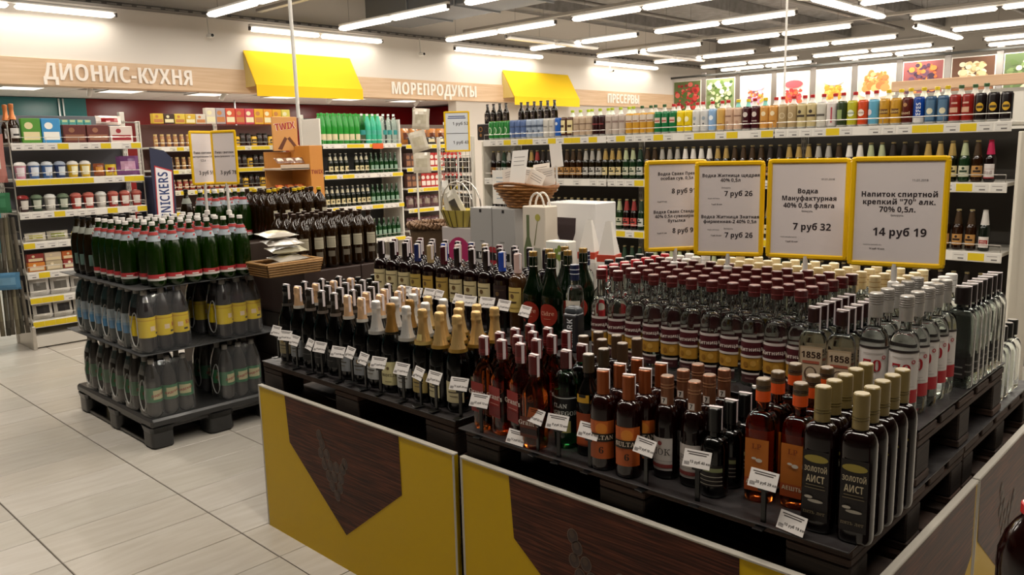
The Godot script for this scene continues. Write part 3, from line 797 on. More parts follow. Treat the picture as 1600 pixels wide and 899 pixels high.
func hall() -> void:
	tile_floor()
	slab("wall_behind", Vector3(-9.2, -0.2, 8.0), Vector3(21.2, 4.6, 8.2), "8f8a82", "matt")
	slab("wall_entrance", Vector3(-9.2, -0.2, -17.4), Vector3(-9.0, 4.6, 8.0), "8f8a82", "matt")
	slab("wall_posters", Vector3(21.0, -0.2, -17.4), Vector3(21.2, 4.6, 8.0), "a9a39b", "matt")
	slab("ceiling", Vector3(-9.2, 4.4, -12.1), Vector3(21.2, 4.6, 8.2), "929090", "concrete")
	# the cream wall above the opening, and below it to the right of the opening
	slab("wall_back", Vector3(-9.0, 2.9, -12.35), Vector3(21.0, 4.6, -12.1), "e4ddd5", "matt")
	slab("wall_back_low", Vector3(11.1, 0, -12.35), Vector3(21.0, 2.9, -12.12), "bfb6ad", "matt")
	var bd := MB.new()
	bd.k("dcc0a2").box(Vector3(6.0, 2.725, -12.2), Vector3(30.0, 0.35, 0.26), 0.004)
	var board := struct("trim_board", bd.done(), "board_wood")
	# annex with a low ceiling behind the opening
	slab("wall_annex_red", Vector3(5.62, 0, -16.35), Vector3(13.9, 2.67, -16.15), "6a1014", "gloss")
	slab("wall_annex_red_side", Vector3(13.7, 0, -16.15), Vector3(13.9, 2.67, -12.35), "6a1014", "gloss")
	slab("wall_annex_teal", Vector3(-9.0, 0, -16.35), Vector3(5.62, 2.67, -16.15), "2f7074", "gloss")
	var lc := slab("ceiling_annex", Vector3(-9.0, 2.69, -16.4), Vector3(13.9, 2.85, -12.34), "7f7a76", "matt")
	var ct := MB.new()
	ct.k("d6d2ce").box(Vector3.ZERO, Vector3(0.594, 0.012, 0.594), 0.002)
	var ctm := ct.done()
	for i in range(0, 22):
		for j in range(0, 6):
			var px := 3.95 + 0.6 * (i - 5)
			var pz := -14.0 + 0.6 * (j - 3)
			var clash := false
			for q in 6:
				if absf(px - (3.95 + 1.48 * q)) < 0.58 and absf(pz + 14.0) < 0.5:
					clash = true
			if clash or px > 13.3:
				continue
			var t := part(lc, "ceiling_tile", ctm, "matt")
			t.position = Vector3(px, 2.684, pz)
	for q in 3:
		var cv := MB.new()
		var cx: float = [5.15, 5.22, 8.05][q]
		cv.k("c9d2d2" if q < 2 else "b9b9bd").box(Vector3(cx, 1.33, -16.12 + (0.0 if q < 2 else 0.9)), Vector3(0.03, 2.66, 0.03), 0.004)
		struct("trim_%d" % (q + 1), cv.done(), "steel")
	for q in 4:
		var o := thing("ceiling_spotlight", "small white spotlight under the low ceiling, %s past the cream wall" % nth(q), "lamp", Vector3(4.6 + 2.1 * q, 2.66, -13.1), 0.4 * q)
		var sm := MB.new()
		sm.k("d9d6d0").box(Vector3(0, -0.02, 0), Vector3(0.16, 0.03, 0.035), 0.006)
		part(o, "track_adapter", sm.done(), "plastic")
		sm = MB.new()
		sm.k("dedbd6").at(Vector3(0.02, -0.1, 0.02), Vector3(0.7, 0, 0)).lathe([Vector2(0, -0.07), Vector2(0.032, -0.07), Vector2(0.038, -0.05), Vector2(0.038, 0.06), Vector2(0.02, 0.075), Vector2(0, 0.075)], 14)
		sm.at(Vector3.ZERO).tube([Vector3(0, -0.02, 0), Vector3(0.02, -0.09, 0.02)], 0.008, 6)
		part(o, "spot_head", sm.done(), "plastic")
	# under the real ceiling: beams across, a tray along the wall, ducts
	for q in 7:
		var b := MB.new()
		b.k("8c8a89").box(Vector3(6.0, 4.27, -10.6 + 2.15 * q), Vector3(30, 0.26, 0.22), 0.01)
		struct("ceiling_beam_%d" % (q + 1), b.done(), "concrete")
	var tray := MB.new()
	tray.k("6f6c69").box(Vector3(8.4, 3.66, -11.98), Vector3(24.6, 0.05, 0.2), 0.004)
	for q in 120:
		tray.k("a5a19b").box(Vector3(-3.6 + 0.2 * q, 3.655, -11.872), Vector3(0.13, 0.02, 0.006))
	var tr := part(self, "cable_tray", tray.done(), "steel")
	tag(tr, "perforated grey cable tray along the top of the cream wall", "cable tray")
	var du := thing("ventilation_duct", "wide square grey duct running under the ceiling above the yellow awning", "duct", Vector3(9.1, 3.72, -11.6), 0.0)
	for q in 5:
		var m := MB.new()
		m.k("5c6065").box(Vector3(0, 0.22, 0.55 + 1.12 * q), Vector3(0.95, 0.42, 1.1), 0.01)
		part(du, "duct_section", m.done(), "paint")
		m = MB.new()
		m.k("85888c").box(Vector3(0, 0.22, 1.11 + 1.12 * q), Vector3(1.0, 0.47, 0.02), 0.004)
		part(du, "duct_flange", m.done(), "paint")
	var rd := thing("round_duct", "round grey ribbed duct under the ceiling beside the hanging pole", "duct", Vector3(4.75, 3.88, -11.6), 0.0)
	for q in 9:
		var m := MB.new()
		m.k("6f6a64").at(Vector3(0, 0, 0.3 * q), Vector3(PI / 2, 0, 0)).lathe([Vector2(0.2, 0), Vector2(0.215, 0.02), Vector2(0.215, 0.05), Vector2(0.2, 0.07), Vector2(0.2, 0.3)], 16, 1, 1, 2, 0.9)
		part(rd, "duct_ring", m.done(), "paint")
	for q in 4:
		var m := MB.new()
		m.k("9a958e").box(Vector3(0, 0, 0), Vector3(0.1, 0.05, 13.0), 0.006)
		var o := part(self, numbered("ceiling_rail"), m.done(), "paint")
		o.position = Vector3(6.7 + 4.3 * q, 3.75 + 0.06 * (q % 2), -5.2)
		tag(o, "long grey rail under the ceiling, %s from the wall of signs' yellow awning" % nth(q), "rail")
	for q in 3:
		var m := MB.new()
		m.k("77736e").at(Vector3.ZERO, Vector3(0, 0, PI / 2)).lathe([Vector2(0, -7), Vector2(0.035, -7), Vector2(0.035, 7), Vector2(0, 7)], 10)
		var o := part(self, numbered("ceiling_pipe"), m.done(), "paint")
		o.position = Vector3(12.5, 4.0, -9.0 + 2.4 * q)
		tag(o, "thin grey pipe crossing under the ceiling, %s from the cream wall" % nth(q), "pipe")
	for q in [[12.9, -5.8, "beside the crossing tube light"], [8.2, -6.9, "above the beer shelf"]]:
		var o := thing("ceiling_speaker", "round white ceiling fitting " + q[2], "speaker", Vector3(q[0], 3.8, q[1]))
		var m := MB.new()
		m.k("cfcbc5").lathe([Vector2(0, 0), Vector2(0.2, 0), Vector2(0.22, 0.02), Vector2(0.22, 0.04), Vector2(0.1, 0.1), Vector2(0.1, 0.2), Vector2(0, 0.2)], 20)
		part(o, "bell", m.done(), "paint")
		m = MB.new()
		m.k("8a867f").tube([Vector3(0, 0.2, 0), Vector3(0, 0.58, 0)], 0.012, 6)
		part(o, "stem", m.done(), "steel")
	# lettering on the board: raised white letters
	for q in [["ДИОНИС-КУХНЯ", 4.72, 2.02], ["МОРЕПРОДУКТЫ", 10.53, 2.12], ["ПРЕСЕРВЫ", 16.58, 1.28]]:
		var t := TextMesh.new()
		var f := SystemFont.new()
		f.font_names = PackedStringArray(["Droid Sans"])
		f.font_weight = 700
		t.font = f
		t.font_size = 64
		t.pixel_size = 0.3 / 64.0
		t.depth = 0.03
		t.curve_step = 2.0
		t.text = q[0]
		var w := t.get_aabb().size.x
		var am := ArrayMesh.new()
		am.add_surface_from_arrays(Mesh.PRIMITIVE_TRIANGLES, t.get_mesh_arrays())
		var o := MeshInstance3D.new()
		o.name = numbered("wall_lettering")
		o.mesh = am
		o.material_override = pbr("letters", 0.5, 0.0, "efe6dc", false)
		add_child(o)
		o.position = Vector3(q[1], 2.73, -12.054)
		o.scale = Vector3(q[2] / w, 1.0, 1.0)
		tag(o, "raised white letters %s on the beige wall board" % ["reading dionis-kitchen", "reading seafood", "reading preserves"][taken["wall_lettering"] - 1], "lettering")
	# awnings
	for q in [[6.6, 8.6, "left of the seafood lettering"], [12.39, 14.5, "between seafood and preserves lettering"]]:
		var o := thing("awning", "yellow sloping fabric awning on the cream wall " + q[2], "awning", Vector3(q[0], 0, -12.1))
		var w: float = q[1] - q[0]
		var m := MB.new()
		m.k("f2c81c")
		m.quad(Vector3(0, 2.65, 0.35), Vector3(w, 2.65, 0.35), Vector3(w, 3.2, 0.02), Vector3(0, 3.2, 0.02))
		m.quad_out(Vector3(0, 2.63, 0.34), Vector3(w, 2.63, 0.34), Vector3(w, 3.18, 0.01), Vector3(0, 3.18, 0.01), Vector3(0, -1, -1))
		part(o, "canopy", m.done(), "cloth")
		m = MB.new()
		m.k("eec21a").box(Vector3(w / 2, 2.565, 0.352), Vector3(w, 0.17, 0.008), 0.002)
		part(o, "valance", m.done(), "cloth")
		m = MB.new()
		m.k("eec21a").tube([Vector3(0, 2.65, 0.346), Vector3(w, 2.65, 0.346)], 0.012, 6)
		part(o, "front_bar", m.done(), "cloth")
		for s in 2:
			m = MB.new()
			var x: float = s * w
			m.k("c9b06a").tri_out(Vector3(x, 3.19, 0.01), Vector3(x, 2.64, 0.34), Vector3(x, 2.64, 0.01), Vector3(s - 0.5, 0, 0))
			m.tube([Vector3(x, 2.64, 0.34), Vector3(x, 2.64, 0.0)], 0.01, 6)
			part(o, "side_bracket", m.done(), "cloth")
	# posters on their hanging panels
	var names := ["red peppers and leaves", "green vegetables", "jam jars with pink cloth lids", "red and orange preserves in a jar", "apricot jar", "peaches in a white bowl", "plums and apricots", "mushrooms in a brown bowl", "green vegetables by the yellow frame"]
	for q in 9:
		var z := -12.05 + 0.955 * q
		var o := thing("food_poster", "square photo poster of " + names[q], "poster", Vector3(18.8, 2.42, z), -PI / 2, "food posters in a row on the wall")
		var m := MB.new()
		m.k("d8d2ca").box(Vector3(0.4, 0.4, -0.012), Vector3(0.82, 0.82, 0.02), 0.003)
		part(o, "backing_board", m.done(), "paint")
		part(o, "photo_print", poster_print(q), "print")
	for q in 8:
		var m := MB.new()
		m.k("8f8b87").box(Vector3(18.83, 2.9, -11.18 + 0.955 * q), Vector3(0.03, 1.0, 0.13), 0.004)
		struct("wall_strip_%d" % (q + 1), m.done(), "steel")
	var rail := MB.new()
	rail.k("3a3836").box(Vector3(18.75, 3.32, -7.5), Vector3(0.06, 0.05, 9.6), 0.006)
	tag(part(self, "poster_rail", rail.done(), "paint"), "dark metal rail above the row of food posters", "rail")
	var hp := MB.new()
	hp.k("dcd8d2").tube([Vector3(0.03, 1.84, 0), Vector3(0, 4.4, 0)], 0.014, 8)
	var po := part(self, "hanging_pole", hp.done(), "paint")
	po.position = Vector3(3.39, 0, -5.5)
	tag(po, "thin white pole hanging from the ceiling in front of the yellow awning", "pole")
	hp = MB.new()
	hp.k("dcd8d2").tube([Vector3(0, 1.85, 0), Vector3(0, 4.4, 0)], 0.008, 8)
	po = part(self, numbered("hanging_pole"), hp.done(), "paint")
	po.position = Vector3(5.75, 0, -2.75)
	tag(po, "thin white pole hanging above the beer cans", "pole")
	for q in [[6.0, -11.95, "over the kitchen lettering"], [10.1, -11.95, "by the seafood lettering"], [15.9, -11.95, "by the preserves lettering"]]:
		var o := thing("security_camera", "small white security camera under the cable tray " + q[2], "camera", Vector3(q[0], 3.35, q[1]))
		var m := MB.new()
		m.k("d9d6d0").box(Vector3(0, 0, 0.03), Vector3(0.07, 0.06, 0.13), 0.012)
		part(o, "camera_body", m.done(), "plastic")
		m = MB.new()
		m.k("14130f").at(Vector3(0, 0, 0.095), Vector3(PI / 2, 0, 0)).lathe([Vector2(0, -0.002), Vector2(0.022, -0.002), Vector2(0.022, 0.01), Vector2(0, 0.012)], 12)
		part(o, "lens", m.done(), "gloss")
		m = MB.new()
		m.k("d9d6d0").tube([Vector3(0, 0.02, 0), Vector3(0, 0.29, -0.02)], 0.012, 6)
		part(o, "bracket", m.done(), "plastic")

func poster_print(q: int) -> ArrayMesh:
	var m := MB.new()
	var r := RandomNumberGenerator.new()
	r.seed = 77 + q
	var bg: String = ["5a6a3a", "7a8a5c", "e0cfc8", "e9ddd4", "dcd0bf", "e8c9a8", "8a4a4a", "5a3a24", "4f5f38"][q]
	var z := -0.0015
	m.k(bg)
	m.quad(Vector3(0.01, 0.01, -z), Vector3(0.79, 0.01, -z), Vector3(0.79, 0.79, -z), Vector3(0.01, 0.79, -z))
	var pal: Array = [["b82c2c", "c9413a", "8f1c20", "4f6a2c", "d86a5c"], ["c9d2a0", "5f7a3a", "3f5a28", "e2e6c8"], ["c98ab4", "b85f3c", "d9a83c", "d8b0cc", "8a4a5c"], ["c8483a", "d8683c", "c05060", "b83030"], ["e0a83c", "d8982c", "cf8a28", "e8c060"], ["e08a4c", "d8753a", "e8a868", "d06a38"], ["4a3048", "5f3f58", "d8823c", "3a2438", "c86a34"], ["d9c8a0", "c9b488", "e2d6b8", "a88a5c"], ["6a7f4a", "4a5f30", "c9c8a8"]][q]
	var n := 70
	for i in n:
		z -= 0.0002
		var rad := r.randf_range(0.025, 0.075)
		var x := r.randf_range(0.09, 0.71)
		var y := r.randf_range(0.09, 0.71)
		if q == 2 or q == 3 or q == 4:
			x = r.randf_range(0.25, 0.6)
			y = r.randf_range(0.1, 0.42)
			rad *= 0.75
		if q == 5 or q == 7:
			y = r.randf_range(0.28, 0.66)
			x = r.randf_range(0.18, 0.62)
		m.k(pal[i % pal.size()]).disc(rad, y, z, x, r.randf_range(0.7, 1.0), 12)
	if q == 5:
		m.k("ece4da").disc(0.34, 0.2, z - 0.0004, 0.4, 0.3, 20)
		for i in 5:
			m.k(pal[i % 4]).disc(0.1, 0.3 + 0.05 * (i % 2), z - 0.0006 - 0.0002 * i, 0.2 + 0.1 * i, 0.85, 14)
	if q == 2 or q == 4 or q == 3:
		m.k(["cfa8c4", "c9545c", "ece6dc"][[2, 3, 4].find(q)]).disc(0.22, 0.52, z - 0.0004, 0.43, 0.42, 14)
	if q == 7:
		m.k("7a4a28").disc(0.38, 0.14, z - 0.0004, 0.4, 0.34, 20)
	return m.done()

# ---------------------------------------------------------------- the island of pallets
# a wooden pallet 0.8 (x) by 1.2 (z), 0.142 high, base at the origin
func make_pallet() -> Node3D:
	var root := Node3D.new()
	var cols := ["503a2c", "443026", "5a4232"]
	var m: MB
	for q in 3:
		m = MB.new()
		m.k(cols[q]).box(Vector3(0.05 + 0.35 * q, 0.011, 0.6), Vector3(0.1, 0.022, 1.2), 0.003)
		part(root, "bottom_board", m.done(), "wood")
	var bl := MB.new()
	bl.k("37291f").box(Vector3.ZERO, Vector3(0.1, 0.078, 0.145), 0.004)
	var blm := bl.done()
	for a in 3:
		for b in 3:
			part(root, "block", blm, "wood").position = Vector3(0.05 + 0.35 * a, 0.061, 0.075 + 0.525 * b)
	for q in 3:
		m = MB.new()
		m.k(cols[(q + 1) % 3]).box(Vector3(0.4, 0.11, 0.075 + 0.525 * q), Vector3(0.8, 0.02, 0.145), 0.003)
		part(root, "cross_board", m.done(), "wood")
	for q in 5:
		m = MB.new()
		m.k(cols[q % 3]).box(Vector3(0.07 + 0.165 * q, 0.131, 0.6), Vector3(0.12 if q % 2 else 0.14, 0.021, 1.2), 0.003)
		part(root, "deck_board", m.done(), "wood")
	return root

func sheet(lo: Vector2, hi: Vector2, y: float, label: String) -> void:
	var m := MB.new()
	m.k("2b2a2a").box(Vector3((hi.x - lo.x) / 2, -0.002, (hi.y - lo.y) / 2), Vector3(hi.x - lo.x, 0.004, hi.y - lo.y), 0.001)
	var o := part(self, numbered("cover_sheet"), m.done(), "sheet")
	o.position = Vector3(lo.x, y, lo.y)
	tag(o, label, "sheet")

# rows: list of [x, z]; the label carries the place of each bottle
func block(key: String, called: String, desc: String, category: String, group: String, y: float, cells: Array, turn: float, jitter := 0.1) -> void:
	for c in cells:
		var lab: String = desc
		if c.size() > 2:
			lab += c[2]
		spawn(protos[key], called, lab, category, Vector3(c[0], y, c[1]), turn + rng.randf_range(-jitter, jitter), group)

# a grid of cells: columns along z (from the far end), rows going back in x
func cells(x0: float, dx: float, nx: int, z0: float, dz: float, nz: int, jit := 0.002, what := "column") -> Array:
	var out := []
	for j in nz:
		for i in nx:
			var s: String = ", %s row" % ("front" if i == 0 else nth(i))
			if nz > 1:
				s += ", %s %s" % [nth(j), what]
			out.append([x0 + dx * i + rng.randf_range(-jit, jit), z0 + dz * j + rng.randf_range(-jit, jit), s])
	return out

func price_tag(at: Vector3, turn: float, label: String, big := 1.0, stem := true) -> void:
	var o := thing("price_tag", label, "price tag", at, turn, "price tags on the pallet edges")
	var w := 0.068 * big
	var h := 0.042 * big
	var m := MB.new()
	m.at(Vector3(0, 0, 0), Vector3(-0.45, 0, 0))
	m.k("dcd6d2").box(Vector3.ZERO, Vector3(w, h, 0.0012))
	m.k("4a4440")
	for q in [[0.36, 0.8], [0.24, 0.66]]:
		m.quad(Vector3(-w * q[1] / 2, h * q[0] - 0.0012, 0.0009), Vector3(w * q[1] / 2, h * q[0] - 0.0012, 0.0009), Vector3(w * q[1] / 2, h * q[0] + 0.0012, 0.0009), Vector3(-w * q[1] / 2, h * q[0] + 0.0012, 0.0009))
	for q in 7:
		m.quad(Vector3(-w * 0.44 + q * w * 0.028, -h * 0.4, 0.0009), Vector3(-w * 0.44 + q * w * 0.028 + w * 0.015, -h * 0.4, 0.0009), Vector3(-w * 0.44 + q * w * 0.028 + w * 0.015, -h * 0.2, 0.0009), Vector3(-w * 0.44 + q * w * 0.028, -h * 0.2, 0.0009))
	var rub: int = 9 + (taken["price_tag"] * 7) % 17
	m.k("3a3430").write(glyphs("%d руб %d коп" % [rub, (rub * 37) % 90 + 9]), 0.0085 * big, -h * 0.18, -0.001, w * 0.16)
	part(o, "price_card", m.done(), "paper")
	m = MB.new()
	m.k("0f0e0d").box(Vector3(0, -h * 0.52, -0.004), Vector3(0.026, 0.014, 0.012), 0.002)
	part(o, "clip", m.done(), "plastic")
	if stem:
		m = MB.new()
		m.k("0f0e0d").box(Vector3(0, -h * 0.52 - 0.045, -0.006), Vector3(0.012, 0.09, 0.006), 0.001)
		m.box(Vector3(0, -h * 0.52 - 0.09, 0.004), Vector3(0.026, 0.003, 0.04), 0.001)
		part(o, "stand", m.done(), "plastic")

# a yellow framed price sign; base of the post at the origin, frame w by h
func frame_sign(at: Vector3, turn: float, w: float, h: float, post: float, lines: Array, label: String, lean := 0.0) -> Node3D:
	var o := thing("price_sign", label, "sign", at, turn)
	var m := MB.new()
	m.k("cfcac4").tube([Vector3(0, 0, 0), Vector3(0, post + 0.01, 0)], 0.008, 8)
	m.k("cfcac4").lathe([Vector2(0, 0), Vector2(0.016, 0), Vector2(0.016, 0.022), Vector2(0.009, 0.026), Vector2(0, 0.026)], 12)
	part(o, "post", m.done(), "plastic")
	var b := 0.016
	m = MB.new()
	m.k("e3b40e")
	var cy := post + h / 2
	m.at(Vector3(0, cy, 0), Vector3(lean, 0, 0))
	for s in [-1.0, 1.0]:
		m.box(Vector3(s * (w / 2 - b / 2), 0, 0), Vector3(b, h - b * 1.2, 0.012), 0.004)
		m.box(Vector3(0, s * (h / 2 - b / 2), 0), Vector3(w - b * 1.2, b, 0.012), 0.004)
	for sx in [-1.0, 1.0]:
		for sy in [-1.0, 1.0]:
			m.box(Vector3(sx * (w / 2 - b * 0.62), sy * (h / 2 - b * 0.62), 0), Vector3(b * 1.1, b * 1.1, 0.0118), 0.005)
	part(o, "frame", m.done(), "plastic")
	m = MB.new()
	m.at(Vector3(0, cy, 0), Vector3(lean, 0, 0))
	m.k("d6ccca").box(Vector3.ZERO, Vector3(w - 2 * b + 0.004, h - 2 * b + 0.004, 0.003))
	part(o, "paper_sheet", m.done(), "paper")
	m = MB.new()
	m.at(Vector3(0, cy, 0), Vector3(lean, 0, 0))
	for L in lines:   # [text, size, x, y, style]
		m.k("2a2024").write(glyphs(L[0], L[4] if L.size() > 4 else 0), L[1], L[3], -0.0022, L[2])
	part(o, "lettering", m.done(), "print")
	return o

func island() -> void:
	protos.pallet = make_pallet()
	var spots := [[1.66, -3.07, "under the sparkling wine"], [1.64, -1.8, "under the spirits"], [2.47, -3.07, "under the boxed gifts"], [2.45, -1.8, "under the vodka"]]
	for s in spots:
		for q in 5:
			spawn(protos.pallet, "wooden_pallet", "dark wooden pallet %s, %s of five from the floor" % [s[2], nth(q)], "pallet", Vector3(s[0], 0.1414 * q, s[1]), 0.0, "stacked wooden pallets")
	sheet(Vector2(1.655, -3.07), Vector2(3.27, -1.86), Y_LOW + 0.001, "dark cover sheet on the low pallets beneath the sparkling wine")
	sheet(Vector2(1.62, -1.81), Vector2(3.26, -0.6), Y_LOW + 0.001, "dark cover sheet on the low pallets beneath the spirits")
	spawn(protos.pallet, "wooden_pallet", "dark wooden pallet raised under the still wine bottles", "pallet", Vector3(2.06, Y_LOW + 0.002, -3.07), 0.0, "stacked wooden pallets")
	spawn(protos.pallet, "wooden_pallet", "dark wooden pallet raised under the clear vodka bottles", "pallet", Vector3(2.05, Y_LOW + 0.002, -1.805), 0.0, "stacked wooden pallets")
	sheet(Vector2(2.06, -3.07), Vector2(2.87, -1.86), Y_HIGH, "dark cover sheet on the raised pallet beneath the still wine")
	sheet(Vector2(2.045, -1.81), Vector2(2.86, -0.605), Y_HIGH, "dark cover sheet on the raised pallet beneath the vodka")
	panels()
	var T := -PI / 2 + 0.12
	var g := "bottles on the island of pallets"
	# --- spirits, front rows
	var Y := Y_LOW + 0.001
	var whisky := []
	for j in 3:
		for i in 4:
			whisky.append([1.685 + 0.07 * i, -1.75 + 0.077 * j, ", %s row, %s column" % ["front" if i == 0 else nth(i), nth(j)]])
	block("whisky_red", "whisky_bottle", "red label whisky bottle", "bottle", g, Y, whisky, T - 0.25)
	block("whisky_plain", "whisky_bottle", "amber whisky bottle with low label beside the green one", "bottle", g, Y, [[1.66, -1.52]], T)
	block("whisky_green", "whisky_bottle", "green glass whisky bottle with black label", "bottle", g, Y, [[1.725, -1.455, ", front one"], [1.81, -1.465, ", rear one"]], T)
	block("liqueur_black", "liqueur_bottle", "black liqueur bottle with orange label and yellow crescent", "bottle", g, Y, [[1.72, -1.37, ", first row"], [1.795, -1.375, ", second row"]], T)
	block("brandy_brown", "brandy_bottle", "dark brandy bottle with brown cap", "bottle", g, Y, cells(1.885, 0.072, 2, -1.52, 0.073, 3), T)
	block("brandy_sun", "brandy_bottle", "brandy bottle with orange sun label and copper cap", "bottle", g, Y, cells(1.665, 0.075, 3, -1.275, 0.08, 2), T + 0.3)
	block("cognac_seven", "cognac_bottle", "white label cognac bottle with numeral seven on neck", "bottle", g, Y, cells(1.725, 0.072, 3, -1.115, 0.078, 2), T)
	block("cognac_small", "cognac_bottle", "short dark cognac bottle with black cap", "bottle", g, Y, cells(1.7, 0.074, 4, -0.965, 0.07, 1), T)
	block("brandy_orange", "brandy_bottle", "brandy bottle with orange neck band and orange label", "bottle", g, Y, [[1.755, -0.868, ", front of its farther column"], [1.835, -0.87, ", second of its farther column"], [1.93, -0.87, ", third of its farther column"], [1.775, -0.785, ", front of its nearer column"], [1.855, -0.79, ", second of its nearer column"], [1.945, -0.795, ", third of its nearer column"]], T)
	block("brandy_stork", "brandy_bottle", "tall dark brandy bottle with olive cap", "bottle", g, Y, cells(1.685, 0.0605, 5, -0.695, 0.082, 2, 0.0008), T, 0.05)
	# --- vodka on the raised pallet
	Y = Y_HIGH
	block("vodka_burgundy", "vodka_bottle", "clear vodka bottle with burgundy cap", "bottle", g, Y, cells(2.15, 0.0705, 6, -1.655, 0.0695, 11, 0.0005), T, 0.22)
	block("vodka_flat", "vodka_bottle", "flat clear vodka bottle with beige 1858 label", "bottle", g, Y, cells(2.09, 0.047, 6, -0.895, 0.0755, 2, 0.001), T + 0.04, 0.03)
	block("spirit_seventy", "spirit_bottle", "clear spirit bottle with red numeral seventy", "bottle", g, Y, cells(2.115, 0.0765, 5, -0.745, 0.075, 2, 0.001), -1.27, 0.1)
	block("vodka_flask", "vodka_bottle", "clear rectangular flask with black cap", "bottle", g, Y, cells(2.49, 0.052, 7, -0.642, 0.07, 1), -PI / 2, 0.02)
	block("vodka_white", "vodka_bottle", "clear vodka bottle with tall white cap", "bottle", g, Y, cells(2.5, 0.07, 5, -0.755, 0.07, 1), T)
	block("vodka_cream", "vodka_bottle", "clear vodka bottle with cream and gold cap", "bottle", g, Y, cells(2.605, 0.07, 4, -1.5, 0.072, 10), T, 0.3)
	block("vodka_red", "vodka_bottle", "clear vodka bottle with bright red cap", "bottle", g, Y, cells(2.3, 0.067, 7, -1.765, 0.07, 1, 0.0005), T)
	block("vodka_white", "vodka_bottle", "white capped vodka bottle behind the red caps", "bottle", g, Y, cells(2.62, 0.07, 3, -1.69, 0.072, 2, 0.0005), T)
	block("vodka_navy", "vodka_bottle", "clear vodka bottle with tall navy cap", "bottle", g, Y, [[2.27, -1.87, ", nearer"], [2.6, -2.08, ", farther"]], T)
	block("vodka_dark", "vodka_bottle", "clear vodka bottle with dark cap behind the red caps", "bottle", g, Y, cells(2.44, 0.067, 5, -1.842, 0.07, 1, 0.0005), T)
	block("vodka_low", "vodka_bottle", "small clear bottle with black cap below the flasks", "bottle", g, Y_LOW + 0.001, cells(2.95, 0.066, 4, -0.655, 0.07, 1), T)
	var db := thing("gift_tin", "dark grey tall gift tin with vertical white lettering", "gift box", Vector3(2.13, Y_HIGH, -1.76), T)
	var m := MB.new()
	m.k("2b2d30").box(Vector3(0, 0.07, 0), Vector3(0.058, 0.14, 0.052), 0.007)
	m.k("33363a").at(Vector3(0, 0.14, 0)).lathe([Vector2(0.029, 0), Vector2(0.027, 0.012), Vector2(0.018, 0.02), Vector2(0, 0.022)], 20, 1.0, 0.85, 4.0)
	part(db, "tin_body", m.done(), "plastic")
	m = MB.new()
	m.k("d8dade").write(glyphs("OMARK", 0), 0.03, 0.066, -0.0266, 0.0, 1.0, PI / 2)
	m.k("6a6e74").quad(Vector3(-0.025, 0.128, 0.0265), Vector3(0.025, 0.128, 0.0265), Vector3(0.025, 0.131, 0.0265), Vector3(-0.025, 0.131, 0.0265))
	part(db, "lettering", m.done(), "print")
	# --- sparkling wine: the front row as seen, more rows behind
	var kinds := ["sparkling_black", "sparkling_peach", "sparkling_dark", "sparkling_dark", "sparkling_dark", "sparkling_peach", "sparkling_peach", "sparkling_silver", "sparkling_modelin", "sparkling_silver", "sparkling_bronze", "sparkling_gold", "sparkling_gold"]
	var words := {"sparkling_black": "sparkling wine bottle with black foil", "sparkling_peach": "sparkling wine bottle with peach foil", "sparkling_dark": "sparkling wine bottle with dark foil and white strip", "sparkling_silver": "sparkling wine bottle with silver foil", "sparkling_modelin": "sparkling wine bottle with bronze foil and cream label", "sparkling_bronze": "sparkling wine bottle with bronze foil and medallion", "sparkling_gold": "sparkling wine bottle with gold foil"}
	for j in 13:
		var z := -2.99 + 0.0875 * j
		for i in (4 if j < 7 else 3):
			var kk: String = kinds[j]
			if i == 2 and (j == 8 or j == 10):
				kk = "sparkling_gold"
			spawn(protos[kk], "sparkling_wine_bottle", "%s, %s column, %s row" % [words[kk], nth(j), nth(i)], "bottle", Vector3(1.748 + 0.0868 * i, Y_LOW + 0.001, z), T + rng.randf_range(-0.4, 0.4), "sparkling wine on the low pallet")
	# --- still wine on the raised pallet
	var wk := ["wine_black", "wine_black", "wine_black", "wine_navy", "wine_tan", "wine_burgundy", "wine_black", "wine_black", "wine_black", "wine_blue", "wine_rose", "wine_burgundy"]
	var ww := {"wine_black": "wine bottle with black capsule", "wine_navy": "wine bottle with navy capsule", "wine_tan": "wine bottle with tan capsule", "wine_burgundy": "wine bottle with burgundy capsule", "wine_blue": "wine bottle with bright blue capsule", "wine_rose": "pale wine bottle with pink capsule"}
	for j in 11:
		var z := -3.015 + 0.0865 * j
		for i in 3:
			var kk: String = wk[j] if i < 1 else wk[(j + i * 5) % 12] if i < 3 else "wine_black"
			spawn(protos[kk], "wine_bottle", "%s, %s column, %s row on the raised pallet" % [ww[kk], nth(j), nth(i)], "bottle", Vector3(2.265 + 0.082 * i + rng.randf_range(-0.002, 0.002), Y_HIGH, z), T + rng.randf_range(-0.25, 0.25), "still wine on the raised pallet")
	var cc := []
	for j in 2:
		for i in 3:
			cc.append([2.25 + 0.093 * i, -2.055 + 0.092 * j, ", %s row, %s column" % [nth(i), ["farther", "nearer"][j]]])
	block("cider_black", "cider_bottle", "black cider bottle with round red label and wire cage", "bottle", g, Y_HIGH, cc, T, 0.3)
	# --- price tags: [z, y] along the front edge
	var k := 0
	for q in [[-2.97, 0.85], [-2.9, 0.84], [-2.83, 0.83], [-2.72, 0.83], [-2.65, 0.83], [-2.53, 0.83], [-2.45, 0.84], [-2.37, 0.83], [-2.28, 0.83], [-2.15, 0.83], [-2.06, 0.83], [-1.98, 0.83], [-1.86, 0.83]]:
		price_tag(Vector3(1.675, q[1], q[0]), -PI / 2 + 0.25 * sin(k * 1.7), "white price tag on a black stand before the sparkling wine, %s" % nth(k))
		k += 1
	k = 0
